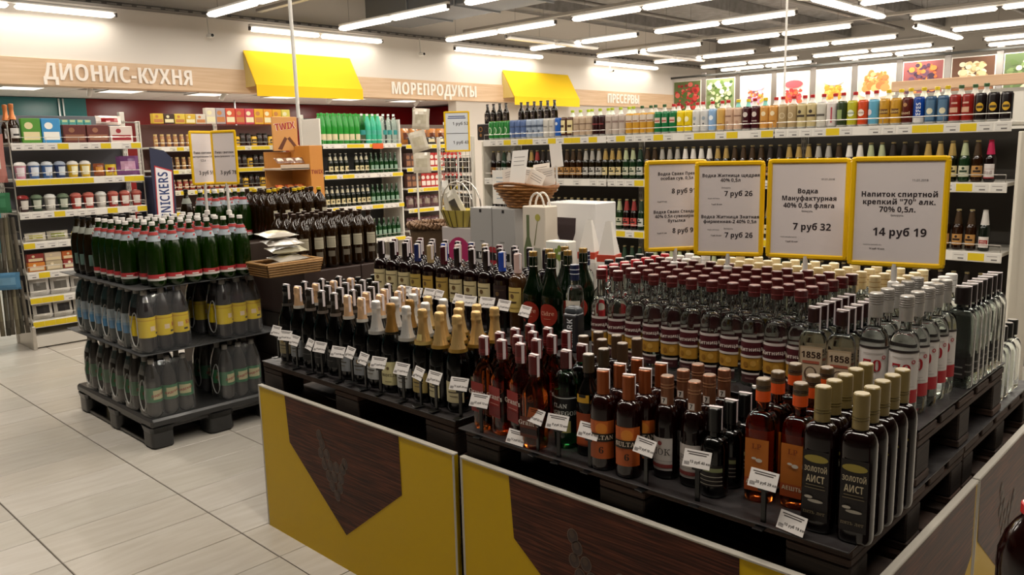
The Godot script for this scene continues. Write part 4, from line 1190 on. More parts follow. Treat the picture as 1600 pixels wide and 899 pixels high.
	for q in [[-1.72, 0.815], [-1.57, 0.733], [-1.49, 0.815], [-1.41, 0.815], [-1.3, 0.815], [-1.12, 0.815], [-0.97, 0.82], [-0.8, 0.815], [-0.73, 0.733]]:
		price_tag(Vector3(1.63, q[1], q[0]), -PI / 2 + 0.2 * sin(k * 2.1 + 1.0), "white price tag before the spirits, %s along the edge" % nth(k), 1.0, q[1] > 0.78)
		k += 1
	k = 0
	for q in [[-2.7, 0.98], [-2.63, 0.98], [-2.54, 0.985], [-2.48, 0.985], [-2.36, 0.98], [-2.3, 0.98], [-2.2, 0.985], [-2.11, 0.985], [-2.0, 0.975]]:
		price_tag(Vector3(2.14, q[1], q[0]), -PI / 2 + 0.25 * sin(k * 1.3 + 0.5), "white price tag before the still wine, %s" % nth(k))
		k += 1
	# --- yellow framed signs over the vodka
	frame_sign(Vector3(2.47, 1.13, -0.825), -1.36, 0.262, 0.322, 0.066, [["Напиток спиртной", 0.0215, 0.002, 0.052], ["крепкий \"70\" алк.", 0.0215, 0.002, 0.03], ["70% 0,5л.", 0.0215, 0.0, 0.008], ["Беларусь", 0.008, 0.0, -0.009, 2], ["14 руб 19", 0.032, 0.008, -0.058], ["11.01.2018", 0.0085, 0.055, 0.092, 2], ["напиток крепкий алк.", 0.005, -0.062, -0.096, 2], ["14 руб 19 коп", 0.0065, -0.05, -0.108]], "yellow framed sign priced 14 rubles 19 above the spirit bottles")
	frame_sign(Vector3(2.53, 1.13, -1.12), -1.36, 0.255, 0.322, 0.061, [["Водка", 0.021, 0.0, 0.058], ["Мануфактурная", 0.021, 0.004, 0.035], ["40% 0,5л фляга", 0.021, 0.004, 0.012], ["Беларусь", 0.008, 0.0, -0.006, 2], ["7 руб 32", 0.03, 0.016, -0.056], ["01.01.2018", 0.008, 0.06, 0.095, 2], ["водка мануфактурная", 0.005, -0.055, -0.09, 2], ["7 руб 32 коп", 0.0065, -0.045, -0.105]], "yellow framed sign priced 7 rubles 32, middle of the three")
	frame_sign(Vector3(2.49, 1.13, -1.375), -1.15, 0.23, 0.322, 0.056, [["Водка Житница щедрая", 0.0155, 0.004, 0.113], ["40% 0,5л", 0.0155, 0.004, 0.097], ["Беларусь", 0.007, -0.01, 0.072, 2], ["7 руб 26", 0.0235, 0.03, 0.052], ["водка житница", 0.0055, -0.05, 0.036, 2], ["7 руб 26 коп", 0.006, -0.04, 0.016], ["Водка Житница Знатная", 0.0155, 0.004, -0.026], ["фирменная-2 40% 0,5л", 0.0155, 0.004, -0.042], ["Беларусь", 0.007, 0.0, -0.066, 2], ["7 руб 26", 0.0235, 0.034, -0.088], ["водка житница", 0.0055, -0.05, -0.07, 2], ["7 руб 26 коп", 0.006, -0.04, -0.09]], "yellow framed sign listing two vodkas at 7 rubles 26")
	frame_sign(Vector3(2.475, 1.13, -1.575), -0.62, 0.23, 0.322, 0.062, [["Водка Сваяк Прем", 0.0155, 0.004, 0.113], ["особая сув. 0,5л", 0.0155, 0.004, 0.097], ["8 руб 91", 0.0235, 0.03, 0.052], ["8 руб 91 коп", 0.006, -0.05, 0.016], ["Водка Сваяк Стандарт", 0.0155, 0.004, -0.02], ["40% 0,5л сувенирная", 0.0155, 0.004, -0.036], ["бутылка", 0.0155, 0.004, -0.052], ["8 руб 91", 0.0235, 0.034, -0.088], ["8 руб 91 коп", 0.006, -0.05, -0.095]], "yellow framed sign turned away, listing vodkas at 8 rubles")

# printed panels that close the pallets off
func panels() -> void:
	var spec := [["front", Vector3(1.613, 0, -3.04), -PI / 2, 1.213, "in front of the sparkling wine"], ["front", Vector3(1.613, 0, -1.8), -PI / 2, 1.24, "in front of the spirits"], ["side", Vector3(1.622, 0, -0.556), 0.0, 0.812, "around the corner, nearer"], ["side", Vector3(2.442, 0, -0.556), 0.0, 0.812, "around the corner, farther"]]
	for s in spec:
		var o := thing("printed_panel", "yellow panel with brown wood print %s" % s[4], "panel", s[1], s[2])
		var w: float = s[3]
		var h := 0.616
		var m := MB.new()
		m.k("d6b000").box(Vector3(w / 2, h / 2, -0.009), Vector3(w, h, 0.016))
		part(o, "board", m.done(), "laminate")
		var k := w / 1.213
		var o0 := 0.0
		if s[0] == "side":
			k = w / 0.76
			o0 = 0.21
		var pts := PackedVector2Array([Vector2(0.208 * k - o0, h - 0.001), Vector2(0.223 * k - o0, 0.424), Vector2(0.588 * k - o0, 0.143), Vector2(0.938 * k - o0, 0.405), Vector2(0.935 * k - o0, h - 0.001)])
		m = MB.new()
		m.k("84492f").poly(pts, 0.0)
		part(o, "wood_picture", m.done(), "wood_print")
		m = MB.new()
		for q in [[0.0, 0.0], [-0.03, 0.03], [0.02, 0.035], [-0.05, 0.065], [-0.012, 0.07], [0.03, 0.075], [-0.075, 0.105], [-0.035, 0.108], [0.005, 0.112], [0.045, 0.115], [-0.095, 0.145], [-0.055, 0.148], [0.06, 0.14], [-0.085, 0.185], [-0.1, 0.215]]:
			m.k("6a5444").disc(0.02, 0.29 + q[1], -0.0006, (0.545 + q[0]) * k - o0, 1.15, 16)
			m.k("35201a").disc(0.0175, 0.29 + q[1], -0.001, (0.545 + q[0]) * k - o0, 1.15, 16)
			m.k("4a3226").disc(0.01, 0.296 + q[1], -0.0014, (0.543 + q[0]) * k - o0, 1.2, 10)
		part(o, "grape_picture", m.done(), "print")
		m = MB.new()
		m.k("b9b2a6")
		m.box(Vector3(w / 2, h + 0.003, -0.009), Vector3(w, 0.008, 0.02), 0.002)
		for e in 2:
			m.box(Vector3(0.005 + (w - 0.01) * e, h / 2, -0.009), Vector3(0.01, h, 0.02), 0.002)
		part(o, "metal_edge", m.done(), "paint")

# ---------------------------------------------------------------- shelving
# a shop shelf: runs along local x from 0, its front at local z = 0, facing +z
func shelf_unit(called: String, label: String, at: Vector3, turn: float, length: float, depth: float, bays: int, levels: Array, top: float, strip: Array, rails := true, back := "c9c4bb") -> Node3D:
	var o := thing(called, label, "shelf", at, turn)
	var m := MB.new()
	m.k(back).box(Vector3(length / 2, top / 2, -depth - 0.012), Vector3(length, top, 0.02), 0.002)
	part(o, "back_panel", m.done(), "paint")
	m = MB.new()
	m.k("cfcac0").box(Vector3(length / 2, 0.06, -depth / 2), Vector3(length - 0.02, 0.1, depth - 0.04), 0.004)
	part(o, "base_plinth", m.done(), "paint")
	for q in bays + 1:
		m = MB.new()
		var x := length * q / bays
		m.k("d2cdc3").box(Vector3(x, top / 2 + 0.02, -depth), Vector3(0.045, top + 0.04, 0.05), 0.004)
		m.k("3a3630")
		var y := 0.3
		while y < top:
			for s in [-0.008, 0.008]:
				m.box(Vector3(x + s, y, -depth + 0.0255), Vector3(0.004, 0.03, 0.001))
			y += 0.05
		part(o, "upright", m.done(), "paint")
	for L in levels:
		for q in bays:
			var x0 := length * q / bays + 0.006
			var w := length / bays - 0.012
			m = MB.new()
			m.k("cbc6bd").box(Vector3(x0 + w / 2, L - 0.012, -depth / 2), Vector3(w, 0.022, depth - 0.03), 0.002)
			var sh := part(o, "shelf_board", m.done(), "paint")
			m = MB.new()
			m.k("dcd7cf").box(Vector3(x0 + w / 2, L - 0.03, 0.0), Vector3(w, 0.058, 0.008), 0.002)
			part(sh, "price_strip", m.done(), "plastic")
			var n := int(w / 0.085)
			for k in n:
				if rng.randf() < 0.12:
					continue
				m = MB.new()
				var yellow: bool = rng.randf() < strip[0]
				var lw: float = w / n
				m.k("cfb414" if yellow else strip[1]).box(Vector3(x0 + lw * (k + 0.5), L - 0.03, 0.0052), Vector3(lw * (0.98 if yellow else 0.86), 0.044, 0.0016))
				if not yellow:
					m.k("8f8a86").box(Vector3(x0 + lw * (k + 0.46), L - 0.022, 0.0062), Vector3(lw * 0.6, 0.004, 0.0006))
					m.k("6a6562").box(Vector3(x0 + lw * (k + 0.58), L - 0.042, 0.0062), Vector3(lw * 0.35, 0.008, 0.0006))
				part(sh, "price_label", m.done(), "paper")
			if rails:
				m = MB.new()
				m.k("d5d0c8").tube([Vector3(x0 + 0.01, L + 0.045, -0.004), Vector3(x0 + w - 0.01, L + 0.045, -0.004)], 0.0028, 5)
				for k in 5:
					var x := x0 + 0.01 + (w - 0.02) * k / 4.0
					m.tube([Vector3(x, L, -0.004), Vector3(x, L + 0.045, -0.004)], 0.0022, 4)
				part(sh, "wire_rail", m.done(), "steel")
	return o

func facing(o: Node3D, x: float, y: float, z: float) -> Vector3:
	return o.transform * Vector3(x, y, z)

func put(o: Node3D, key: String, called: String, label: String, cat: String, x: float, y: float, z: float, group: String, twist := 0.3) -> void:
	spawn(protos[key], called, label, cat, facing(o, x, y, z), o.rotation.y + rng.randf_range(-twist, twist), group)

func beer_shelf() -> void:
	var o := shelf_unit("beer_shelf", "long white shelf of beer cans and bottles behind the island", Vector3(5.36, 0, -5.5), -PI / 2, 4.31, 0.5, 3, [0.52, 0.9, 1.31, 1.66], 1.62, [0.33, "cfcbc4"], true, "4a4540")
	for q in 2:
		var m := MB.new()
		m.k("d9d2c4").box(Vector3(4.31 * q + (0.035 if q else -0.035), 0.8 if q else 0.825, -0.27), Vector3(0.02, 1.6 if q else 1.65, 0.5), 0.004)
		part(o, "end_panel", m.done(), "paint")
	# cans, left to right: [count, body, top, print]
	var runs := [[4, "2c7a36", "b9c83a", [["d", 0.02, 0.08, "cfe0c4", 0.0, 1.6], ["d", 0.014, 0.08, "2c7a36", 0.0, 1.9]], "green can with pale oval"], [3, "566a94", "c4c8cc", [["b", 0.1, 0.112, "3a4a70", -1.4, 1.4], ["b", 0.04, 0.06, "8a9ab8", -0.5, 0.5]], "slate blue can"], [3, "98a4b4", "cfcfcc", [["b", 0.095, 0.115, "4a5668", -1.4, 1.4], ["d", 0.012, 0.06, "4a5668"]], "silver blue can"], [2, "bdb8b0", "d8d4cc", [["b", 0.09, 0.1, "8a8680", -0.8, 0.8]], "silver can"], [1, "2258a8", "c8ccd0", [["d", 0.014, 0.115, "c9d2dc"]], "bright blue can"], [2, "4a2a18", "c0a860", [["b", 0.03, 0.14, "e0cf9a", -0.9, 0.9], ["b", 0.08, 0.1, "4a3218", -0.6, 0.6]], "brown can with cream panel"], [3, "b59e86", "c9b090", [["b", 0.1, 0.106, "6a4a38", -1.2, 1.2], ["b", 0.05, 0.056, "8a6a50", -0.8, 0.8]], "beige can"], [2, "2c1412", "a89080", [["b", 0.09, 0.1, "7a2a28", -0.9, 0.9]], "dark brown can"], [3, "b3a498", "c8bfb4", [["b", 0.1, 0.115, "8a7268", -1.0, 1.0]], "pale grey can"], [4, "c08f34", "d8cdb0", [["b", 0.095, 0.15, "cfc0b0", -1.4, 1.4], ["b", 0.1, 0.11, "8a5a30", -0.9, 0.9]], "gold can with white top"], [3, "16683a", "2f8a50", [["b", 0.08, 0.12, "cfb8a8", -0.7, 0.7], ["b", 0.09, 0.1, "a03c34", -0.6, 0.6]], "green can with pale band"], [2, "d8bc1c", "d8d0a0", [["d", 0.02, 0.1, "efe6b8"], ["b", 0.05, 0.056, "8a6a10", -0.8, 0.8]], "yellow can"], [2, "c6c4c0", "c9c9c4", [["d", 0.014, 0.1, "8f9aa4"], ["d", 0.007, 0.06, "4a4a4c"]], "white can"], [1, "84a4c8", "c4c8cc", [["d", 0.018, 0.1, "dfe6ec"]], "pale blue can"], [1, "c49c54", "d8ccb0", [["b", 0.05, 0.056, "7a4a20", -0.6, 0.6]], "ochre can"], [2, "c4a48c", "d4c4b4", [["b", 0.1, 0.11, "8a6450", -0.9, 0.9], ["d", 0.012, 0.06, "a8826a"]], "pink beige can"], [2, "3c0e16", "8a6a6a", [["d", 0.018, 0.11, "c8bcb4"], ["b", 0.06, 0.068, "a89890", -0.6, 0.6]], "burgundy can"], [2, "c48e48", "d4c09a", [["d", 0.016, 0.11, "e2cfa8"], ["b", 0.055, 0.06, "7a4a24", -0.6, 0.6]], "amber can"], [2, "a8906a", "c4b490", [["d", 0.02, 0.09, "d4c4a0"], ["d", 0.016, 0.09, "a8906a"]], "tan can with a ring"], [2, "baaa7c", "3c6a3c", [["b", 0.075, 0.09, "3a2c20", -1.0, 1.0], ["d", 0.012, 0.11, "3a2c20"]], "khaki can with green top"], [1, "c2bdb0", "2c4cb0", [["b", 0.075, 0.09, "5a544a", -1.0, 1.0]], "white can with blue top"], [1, "cbc2bc", "c8c8c4", [["b", 0.03, 0.13, "a8404c", 0.2, 0.5]], "white can with red side text"], [1, "2c3820", "b4a83c", [["b", 0.05, 0.11, "8a9a60", -0.5, 0.5]], "dark green can"], [1, "a8a42a", "c4b83c", [["d", 0.022, 0.085, "d8dcc4"], ["t", "GARAGE", 0.014, 0.085, "3c5a2c"]], "lime can with round badge"], [1, "c04420", "c8b040", [["d", 0.022, 0.085, "e4d4c4"], ["t", "GARAGE", 0.014, 0.085, "7a2414"]], "orange can with round badge"], [1, "5a9ab4", "b4b4b4", [["d", 0.02, 0.085, "d4c8cc", -0.5]], "turquoise can"], [2, "b4862a", "c8a03c", [["b", 0.07, 0.1, "5a3414", -0.7, 0.7], ["t", "Kozel", 0.022, 0.085, "e0c070", 1]], "gold can with a goat name"], [1, "4c1a14", "a8845c", [["t", "Kozel", 0.022, 0.07, "d0b088", 1], ["d", 0.012, 0.12, "a87a4c"]], "dark brown can with a goat name"], [1, "123c8c", "b4a87c", [["b", 0.012, 0.04, "c4c0bc", -1.4, 1.4], ["t", "EFES", 0.036, 0.09, "d8dce4", 0, 0.0, 1.0, PI / 2]], "deep blue can with upright lettering"], [2, "34506c", "c0a848", [["b", 0.02, 0.14, "4c6c88", -0.8, 0.8], ["d", 0.018, 0.075, "d0c8a8"]], "blue can with wheat picture"], [2, "842018", "a8686a", [["b", 0.06, 0.09, "c89c80", -0.8, 0.6], ["b", 0.11, 0.12, "c8a08c", -0.5, 0.5]], "red can with pale sash"], [3, "181410", "2c2824", [["d", 0.02, 0.085, "c89c20", 0.0, 1.25], ["b", 0.078, 0.092, "3a2c10", -0.5, 0.5]], "black can with yellow oval"]]
	var x := 0.05
	var n := 0
	for r in runs:
		var key := "can_%d" % n
		n += 1
		protos[key] = can(r[1], r[2], r[3])
		for k in r[0]:
			put(o, key, "beer_can", "%s on the top beer shelf%s" % [r[4], "" if r[0] == 1 else ", %s of its run" % nth(k)], "can", x, 1.661, -0.075, "beer cans on the top shelf", 0.2)
			x += 0.0678
	# bottles standing behind the cans: only shoulders and caps show
	for q in [["pet_red", "b02c2c", "d9cfc8"], ["pet_yellow", "d0b428", "e0dcc8"], ["pet_lime", "a8b82c", "d8dccc"], ["pet_teal", "d8c030", "7cc0b4"], ["pet_dull", "3c5a38", "c9c4b8"]]:
		protos[q[0]] = bottle({"r": 0.034, "hb": 0.14, "hs": 0.2, "rn": 0.013, "ht": 0.218, "seg": 12, "kind": 1, "mat": "plastic", "hex": q[2], "cap": [0.205, 0.0155, q[1], "plastic"], "top": 0.226})
	for q in 46:
		var bx := 0.95 + 0.0705 * q
		var kk: String = "pet_lime" if q < 10 else "pet_dull" if q < 14 else "pet_red" if q < 20 else "pet_teal" if q in [22, 23, 25] else "pet_red" if q < 37 else "pet_yellow" if q < 43 else "pet_dull"
		put(o, kk, "plastic_bottle", "plastic bottle behind the beer cans, %s from the far end" % nth(q), "bottle", bx, 1.661, -0.16 - 0.02 * (q % 3), "plastic bottles behind the cans", 0.5)
	# carton with dark bottles at the far end
	var ct := thing("beer_carrier", "dark carton with gold rings at the far end of the top shelf", "carton", facing(o, -0.13, 1.662, -0.2), -PI / 2)
	var m := MB.new()
	m.k("1c120e").box(Vector3(0.1, 0.075, 0), Vector3(0.34, 0.15, 0.16), 0.006)
	part(ct, "box", m.done(), "print")
	m = MB.new()
	for q in [[-0.02, "8a5a24"], [0.055, "3c2418"], [0.13, "b4621c"], [0.2, "c4701c"]]:
		m.k(q[1]).disc(0.026, 0.1, -0.0805, q[0])
		m.k("1c120e").disc(0.017, 0.1, -0.081, q[0])
		m.k(q[1]).disc(0.016, 0.045, -0.0805, q[0])
	part(ct, "ring_print", m.done(), "print")
	protos.beer_cross = bottle({"r": 0.0305, "hb": 0.09, "hs": 0.145, "rn": 0.0125, "ht": 0.18, "kind": 1, "seg": 12, "hex": "160e0c", "cap": [0.174, 0.0145, "241814", "plastic"], "top": 0.184, "lab": [{"r": 0.0309, "y0": 0.02, "y1": 0.085, "a": 1.1, "hex": "2a1c18", "ops": [["b", 0.035, 0.075, "8a7c6c", -0.1, 0.1], ["b", 0.05, 0.06, "8a7c6c", -0.6, 0.6]]}]})
	for q in 10:
		put(o, "beer_cross", "beer_bottle", "dark bottle on top of cartons at the shelf's far end, %s" % nth(q), "bottle", -0.13 + 0.082 * q, 1.812 if q < 4 else 1.815, -0.2 if q < 4 else -0.32, "dark bottles on the cartons", 0.4)
	var c2 := thing("beer_carrier", "dark closed carton behind the green cans", "carton", facing(o, 0.43, 1.662, -0.33), -PI / 2)
	m = MB.new()
	m.k("211511").box(Vector3(0.0, 0.075, 0), Vector3(0.58, 0.15, 0.12), 0.006)
	part(c2, "box", m.done(), "print")
	# two shelves of bottles
	var rows := [[1.311, ["beer_plain", 1, "beer_silver", 1, "beer_star", 1, "beer_silver", 2, "beer_green", 1, "beer_silver", 1, "beer_gold", 1, "beer_red", 1, "beer_plain", 2, "beer_amber", 5, "beer_silver", 3, "beer_gold", 3, "beer_green", 2, "beer_star", 1, "beer_amber", 2, "beer_silver", 3, "beer_white", 4, "beer_gold", 2, "beer_amber", 4, "beer_plain", 2, "beer_gold", 3, "beer_silver", 2, "beer_amber", 1, "beer_white", 2, "beer_green", 2, "beer_plain", 3, "beer_gold", 3, "beer_green", 1, "beer_amber", 1, "beer_script", 1], "upper bottle shelf"], [0.901, ["beer_plain", 5, "beer_silver", 4, "beer_plain", 4, "beer_silver", 3, "beer_gold", 3, "beer_green", 2, "beer_red", 2, "beer_star", 2, "beer_plain", 5, "beer_silver", 4, "beer_star", 4, "beer_gold", 4, "beer_white", 4, "beer_plain", 3, "beer_red", 3, "beer_green", 2, "beer_amber", 2, "beer_amber", 1, "beer_crest", 1], "middle bottle shelf"], [0.521, ["beer_green", 18, "beer_star", 6, "beer_green", 8, "beer_amber", 6, "beer_star", 4, "beer_plain", 14], "low bottle shelf"]]
	var kw := {"beer_silver": "dark beer bottle with silver neck foil", "beer_gold": "dark beer bottle with gold neck foil", "beer_green": "green beer bottle with pale label", "beer_red": "dark beer bottle with red neck label", "beer_plain": "plain dark beer bottle with orange label", "beer_star": "green beer bottle with white label", "beer_white": "brown beer bottle with white labels", "beer_amber": "brown beer bottle with amber label", "beer_script": "beer bottle with red neck and white script label", "beer_crest": "beer bottle with white neck and red crest"}
	for r in rows:
		var seq := []
		for q in range(0, r[1].size(), 2):
			for k in r[1][q + 1]:
				seq.append(r[1][q])
		var step: float = 4.2 / maxf(seq.size(), 1.0)
		for q in seq.size():
			put(o, seq[q], "beer_bottle", "%s, %s along the %s" % [kw[seq[q]], nth(q), r[2]], "bottle", 0.06 + step * q, r[0], -0.075, "beer bottles on the " + r[2], 0.25)
	# header board behind and yellow framed poster at the near end
	m = MB.new()
	m.k("c9a98c").box(Vector3(0, 0, 0), Vector3(0.03, 0.075, 1.35), 0.004)
	var hb := part(self, "header_board", m.done(), "board_wood")
	hb.position = Vector3(6.4, 1.955, -1.55)
	tag(hb, "beige header board standing behind the red and black beer cans", "board")
	m = MB.new()
	m.k("c9c4bb").box(Vector3(0, 0, 0), Vector3(0.5, 1.9, 1.35), 0.004)
	var hs := part(self, "rear_shelf_back", m.done(), "paint")
	hs.position = Vector3(6.66, 0.95, -1.55)
	tag(hs, "grey back of the shelf that carries the beige header board", "shelf")
	var yf := thing("framed_poster", "yellow edged poster frame at the near end of the beer shelf", "frame", Vector3(5.55, 1.62, -0.98), -PI / 2)
	m = MB.new()
	m.k("d8ac10")
	for s in 2:
		m.box(Vector3(-0.16 + 0.34 * s, 0.22, 0), Vector3(0.018, 0.46, 0.018), 0.004)
		m.box(Vector3(0.01, -0.002 + 0.444 * s, 0), Vector3(0.34, 0.018, 0.018), 0.004)
	part(yf, "frame", m.done(), "plastic")
	m = MB.new()
	m.k("9ab0bc").box(Vector3(0.01, 0.22, -0.003), Vector3(0.33, 0.44, 0.004))
	part(yf, "poster", m.done(), "gloss")
	m = MB.new()
	m.k("cfcac2").box(Vector3(0.01, -0.8, -0.012), Vector3(0.05, 1.61, 0.02), 0.003)
	part(yf, "post", m.done(), "paint")

func simple_boxes(o: Node3D, called: String, cat: String, group: String, y: float, z: float, x0: float, list: Array, where: String) -> void:
	# list: [width, height, depth, hex, second hex, description]
	var x := x0
	for q in list:
		var t := thing(called, "%s %s" % [q[5], where], cat, facing(o, x + q[0] / 2, y, z - q[2] / 2), o.rotation.y, group)
		var m := MB.new()
		m.k(q[3]).box(Vector3(0, q[1] / 2, 0), Vector3(q[0] * 0.96, q[1], q[2]), 0.004)
		part(t, "box", m.done(), "print")
		m = MB.new()
		var zz: float = -(q[2] / 2 + 0.0008)
		m.k(q[4])
		m.quad(Vector3(-q[0] * 0.4, q[1] * 0.12, -zz), Vector3(q[0] * 0.4, q[1] * 0.12, -zz), Vector3(q[0] * 0.4, q[1] * 0.45, -zz), Vector3(-q[0] * 0.4, q[1] * 0.45, -zz))
		m.disc(q[1] * 0.16, q[1] * 0.7, zz, -q[0] * 0.12, 0.9, 12)
		part(t, "front_print", m.done(), "print")
		x += q[0]

# a soft pillow pack standing up
func pouch_mesh(w: float, h: float, d: float, hex: String, hex2: String) -> ArrayMesh:
	var m := MB.new()
	var nx := 6
	var ny := 7
	for side in [1.0, -1.0]:
		var grid := []
		for j in ny + 1:
			for i in nx + 1:
				var u := float(i) / nx * 2 - 1
				var t := float(j) / ny
				var b := (1 - u * u) * (1 - pow(2 * t - 1, 4)) * d / 2 * (0.86 + 0.14 * sin(i * 2.3 + j * 1.9 + w * 90.0) * cos(j * 2.7 - i + h * 50.0))
				grid.append(Vector3(u * w / 2 * (1.0 - 0.05 * sin(t * PI)), t * h, side * b))
		for j in ny:
			for i in nx:
				m.k(hex2 if (j >= 2 and j <= 4 and i >= 1 and i <= 4) else hex)
				var a: Vector3 = grid[j * (nx + 1) + i]
				var b: Vector3 = grid[j * (nx + 1) + i + 1]
				var c: Vector3 = grid[(j + 1) * (nx + 1) + i + 1]
				var e: Vector3 = grid[(j + 1) * (nx + 1) + i]
				m.quad_out(a, b, c, e, Vector3(0, 0, side))
	return m.done()

func pouches(o: Node3D, called: String, cat: String, group: String, y: float, z: float, x0: float, list: Array, where: String, mat := "gloss") -> void:
	var x := x0
	for q in list:   # [width, height, depth, hex, hex2, description]
		var t := part(self, numbered(called), pouch_mesh(q[0] * 0.97, q[1], q[2], q[3], q[4]), mat)
		t.transform = Transform3D(Basis.from_euler(Vector3(-0.1, o.rotation.y + rng.randf_range(-0.12, 0.12), 0)), facing(o, x + q[0] / 2, y, z - q[2] / 2))
		tag(t, "%s %s" % [q[5], where], cat, group)
		x += q[0]

func cup(hex: String, lid: String, lab: String) -> Node3D:
	var root := Node3D.new()
	var m := MB.new()
	m.k(hex).lathe([Vector2(0, 0), Vector2(0.034, 0), Vector2(0.044, 0.1), Vector2(0.046, 0.105), Vector2(0.046, 0.11)], 16)
	part(root, "cup_body", m.done(), "plastic")
	m = MB.new()
	m.k(lid).lathe([Vector2(0.047, 0.105), Vector2(0.048, 0.114), Vector2(0.043, 0.116), Vector2(0.036, 0.13), Vector2(0.012, 0.138), Vector2(0, 0.138)], 16)
	part(root, "lid", m.done(), "plastic")
	part(root, "label", label_mesh({"r": 0.0375, "r1": 0.0438, "y0": 0.02, "y1": 0.092, "a": 0.75, "hex": lab, "ops": []}), "print")
	return root

func left_shelf() -> void:
	var o := shelf_unit("sweets_shelf", "white shop shelf of sweets, cups and snacks near the left edge", Vector3(2.0, 0, -7.5), 0.0, 1.04, 0.4, 1, [0.24, 0.44, 0.65, 0.9, 1.15, 1.42, 1.71], 1.95, [0.5, "d5d0ca"], true, "5f5f66")
	for q in 2:
		var m := MB.new()
		m.k("d6d1c8").box(Vector3(1.04 * q, 0.1, -0.2), Vector3(0.03, 0.2, 0.44), 0.004)
		m.tube([Vector3(1.04 * q, 1.9, -0.38), Vector3(1.04 * q, 1.88, -0.02), Vector3(1.04 * q, 0.15, -0.02)], 0.006, 6)
		for k in 8:
			m.tube([Vector3(1.04 * q, 0.45 + 0.18 * k, -0.38), Vector3(1.04 * q, 0.45 + 0.18 * k, -0.02)], 0.003, 4)
		part(o, "wire_side", m.done(), "steel")
	# top shelf
	var sb := bottle({"r": 0.042, "hb": 0.13, "hs": 0.21, "rn": 0.016, "ht": 0.3, "kind": 1, "hex": "2a1712", "foil": [[Vector2(0.03, 0.19), Vector2(0.018, 0.235), Vector2(0.0165, 0.28), Vector2(0.019, 0.295), Vector2(0.018, 0.315), Vector2(0, 0.318)], "c87a48", "foil", []], "lab": [{"r": 0.0424, "y0": 0.04, "y1": 0.12, "a": 1.0, "hex": "c9c4c0", "ops": [["b", 0.06, 0.075, "2a2424", -0.6, 0.6]]}]})
	spawn(sb, "sparkling_wine_bottle", "orange foil sparkling bottle at the left end of the sweets shelf", "bottle", facing(o, 0.065, 1.711, -0.1), 0.2)
	spawn(sb, "sparkling_wine_bottle", "orange foil sparkling bottle standing behind its twin", "bottle", facing(o, 0.06, 1.711, -0.25), 0.2)
	simple_boxes(o, "wafer_box", "box", "wafer packs on the top shelf", 1.711, -0.06, 0.11, [[0.15, 0.2, 0.05, "4f8a2c", "d8c89a", "green wafer pack"], [0.15, 0.2, 0.05, "3a8ac0", "e6e4dc", "blue wafer pack"]], "on the sweets shelf")
	simple_boxes(o, "cake_box", "box", "cake boxes on the top shelf", 1.711, -0.06, 0.42, [[0.19, 0.15, 0.07, "5a2420", "8a5a40", "brown cake box"], [0.19, 0.15, 0.07, "5f2722", "93624a", "second brown cake box"], [0.2, 0.14, 0.07, "d2c2ba", "8f2028", "white and red cake box"]], "on the sweets shelf")
	pouches(o, "roll_cake", "cake", "", 1.862, -0.07, 0.7, [[0.24, 0.08, 0.07, "d8ccc4", "9a2c30", "wrapped roll cake lying on the boxes"]], "on the sweets shelf")
	for q in 7:
		var t := thing("tea_box", "small teal box in the rear row, %s" % nth(q), "box", facing(o, 0.33 + 0.062 * q, 1.711, -0.3), 0.0, "teal boxes in the rear row")
		var m := MB.new()
		m.k("4f9a94").box(Vector3(0, 0.1, 0), Vector3(0.058, 0.2, 0.05), 0.003)
		part(t, "box", m.done(), "print")
		m = MB.new()
		m.k("b4c89a").box(Vector3(0, 0.19, 0.0255), Vector3(0.04, 0.02, 0.001))
		part(t, "top_band", m.done(), "print")
	# cups
	var cups := [["cup_pink", "c98a9c", "d8d4d0", "d8ccd0"], ["cup_blue", "4a6a9c", "c8ccd0", "d0d4dc"], ["cup_navy", "2c3c64", "9aa4b4", "c0c8d0"], ["cup_yellow", "d0a82c", "d8d4cc", "e4dcb8"], ["cup_green", "2c3c2c", "6a7a64", "b4b8a8"], ["cup_white", "b4b0a8", "d8d8d4", "d4d0c8"], ["cup_red", "a83c34", "b86a60", "dcd0c8"], ["cup_dark", "3c2a28", "8a2c2c", "c8c0b8"]]
	for q in cups:
		protos[q[0]] = cup(q[1], q[2], q[3])
	var seq := ["cup_pink", "cup_blue", "cup_blue", "cup_navy", "cup_yellow", "cup_yellow"]
	for q in seq.size():
		put(o, seq[q], "dessert_cup", "lidded dessert cup on the second shelf, %s" % nth(q), "cup", 0.07 + 0.1 * q, 1.421, -0.07, "dessert cups on the second shelf")
	pouches(o, "sweets_bag", "bag", "sweets bags on the second shelf", 1.421, -0.06, 0.64, [[0.1, 0.11, 0.05, "8a4a2c", "c88a3c", "brown sweets bag"], [0.1, 0.1, 0.05, "d0b02c", "8a2420", "yellow sweets bag"], [0.2, 0.17, 0.06, "7a4a7c", "c89ab4", "purple bag of wrapped sweets"]], "on the second shelf")
	seq = ["cup_dark", "cup_green", "cup_white", "cup_green", "cup_red", "cup_red", "cup_white", "cup_red", "cup_red", "cup_red"]
	for q in seq.size():
		put(o, seq[q], "dessert_cup", "lidded dessert cup on the third shelf, %s" % nth(q), "cup", 0.06 + 0.102 * q, 1.151, -0.07, "dessert cups on the third shelf")
	pouches(o, "snack_bag", "bag", "snack bags on the fourth shelf", 0.901, -0.05, 0.04, [[0.17, 0.07, 0.06, "c8c0b0", "a8a04c", "clear bag of nuts"], [0.17, 0.075, 0.06, "bdb6a4", "8a9048", "second clear bag of nuts"]], "on the fourth shelf")
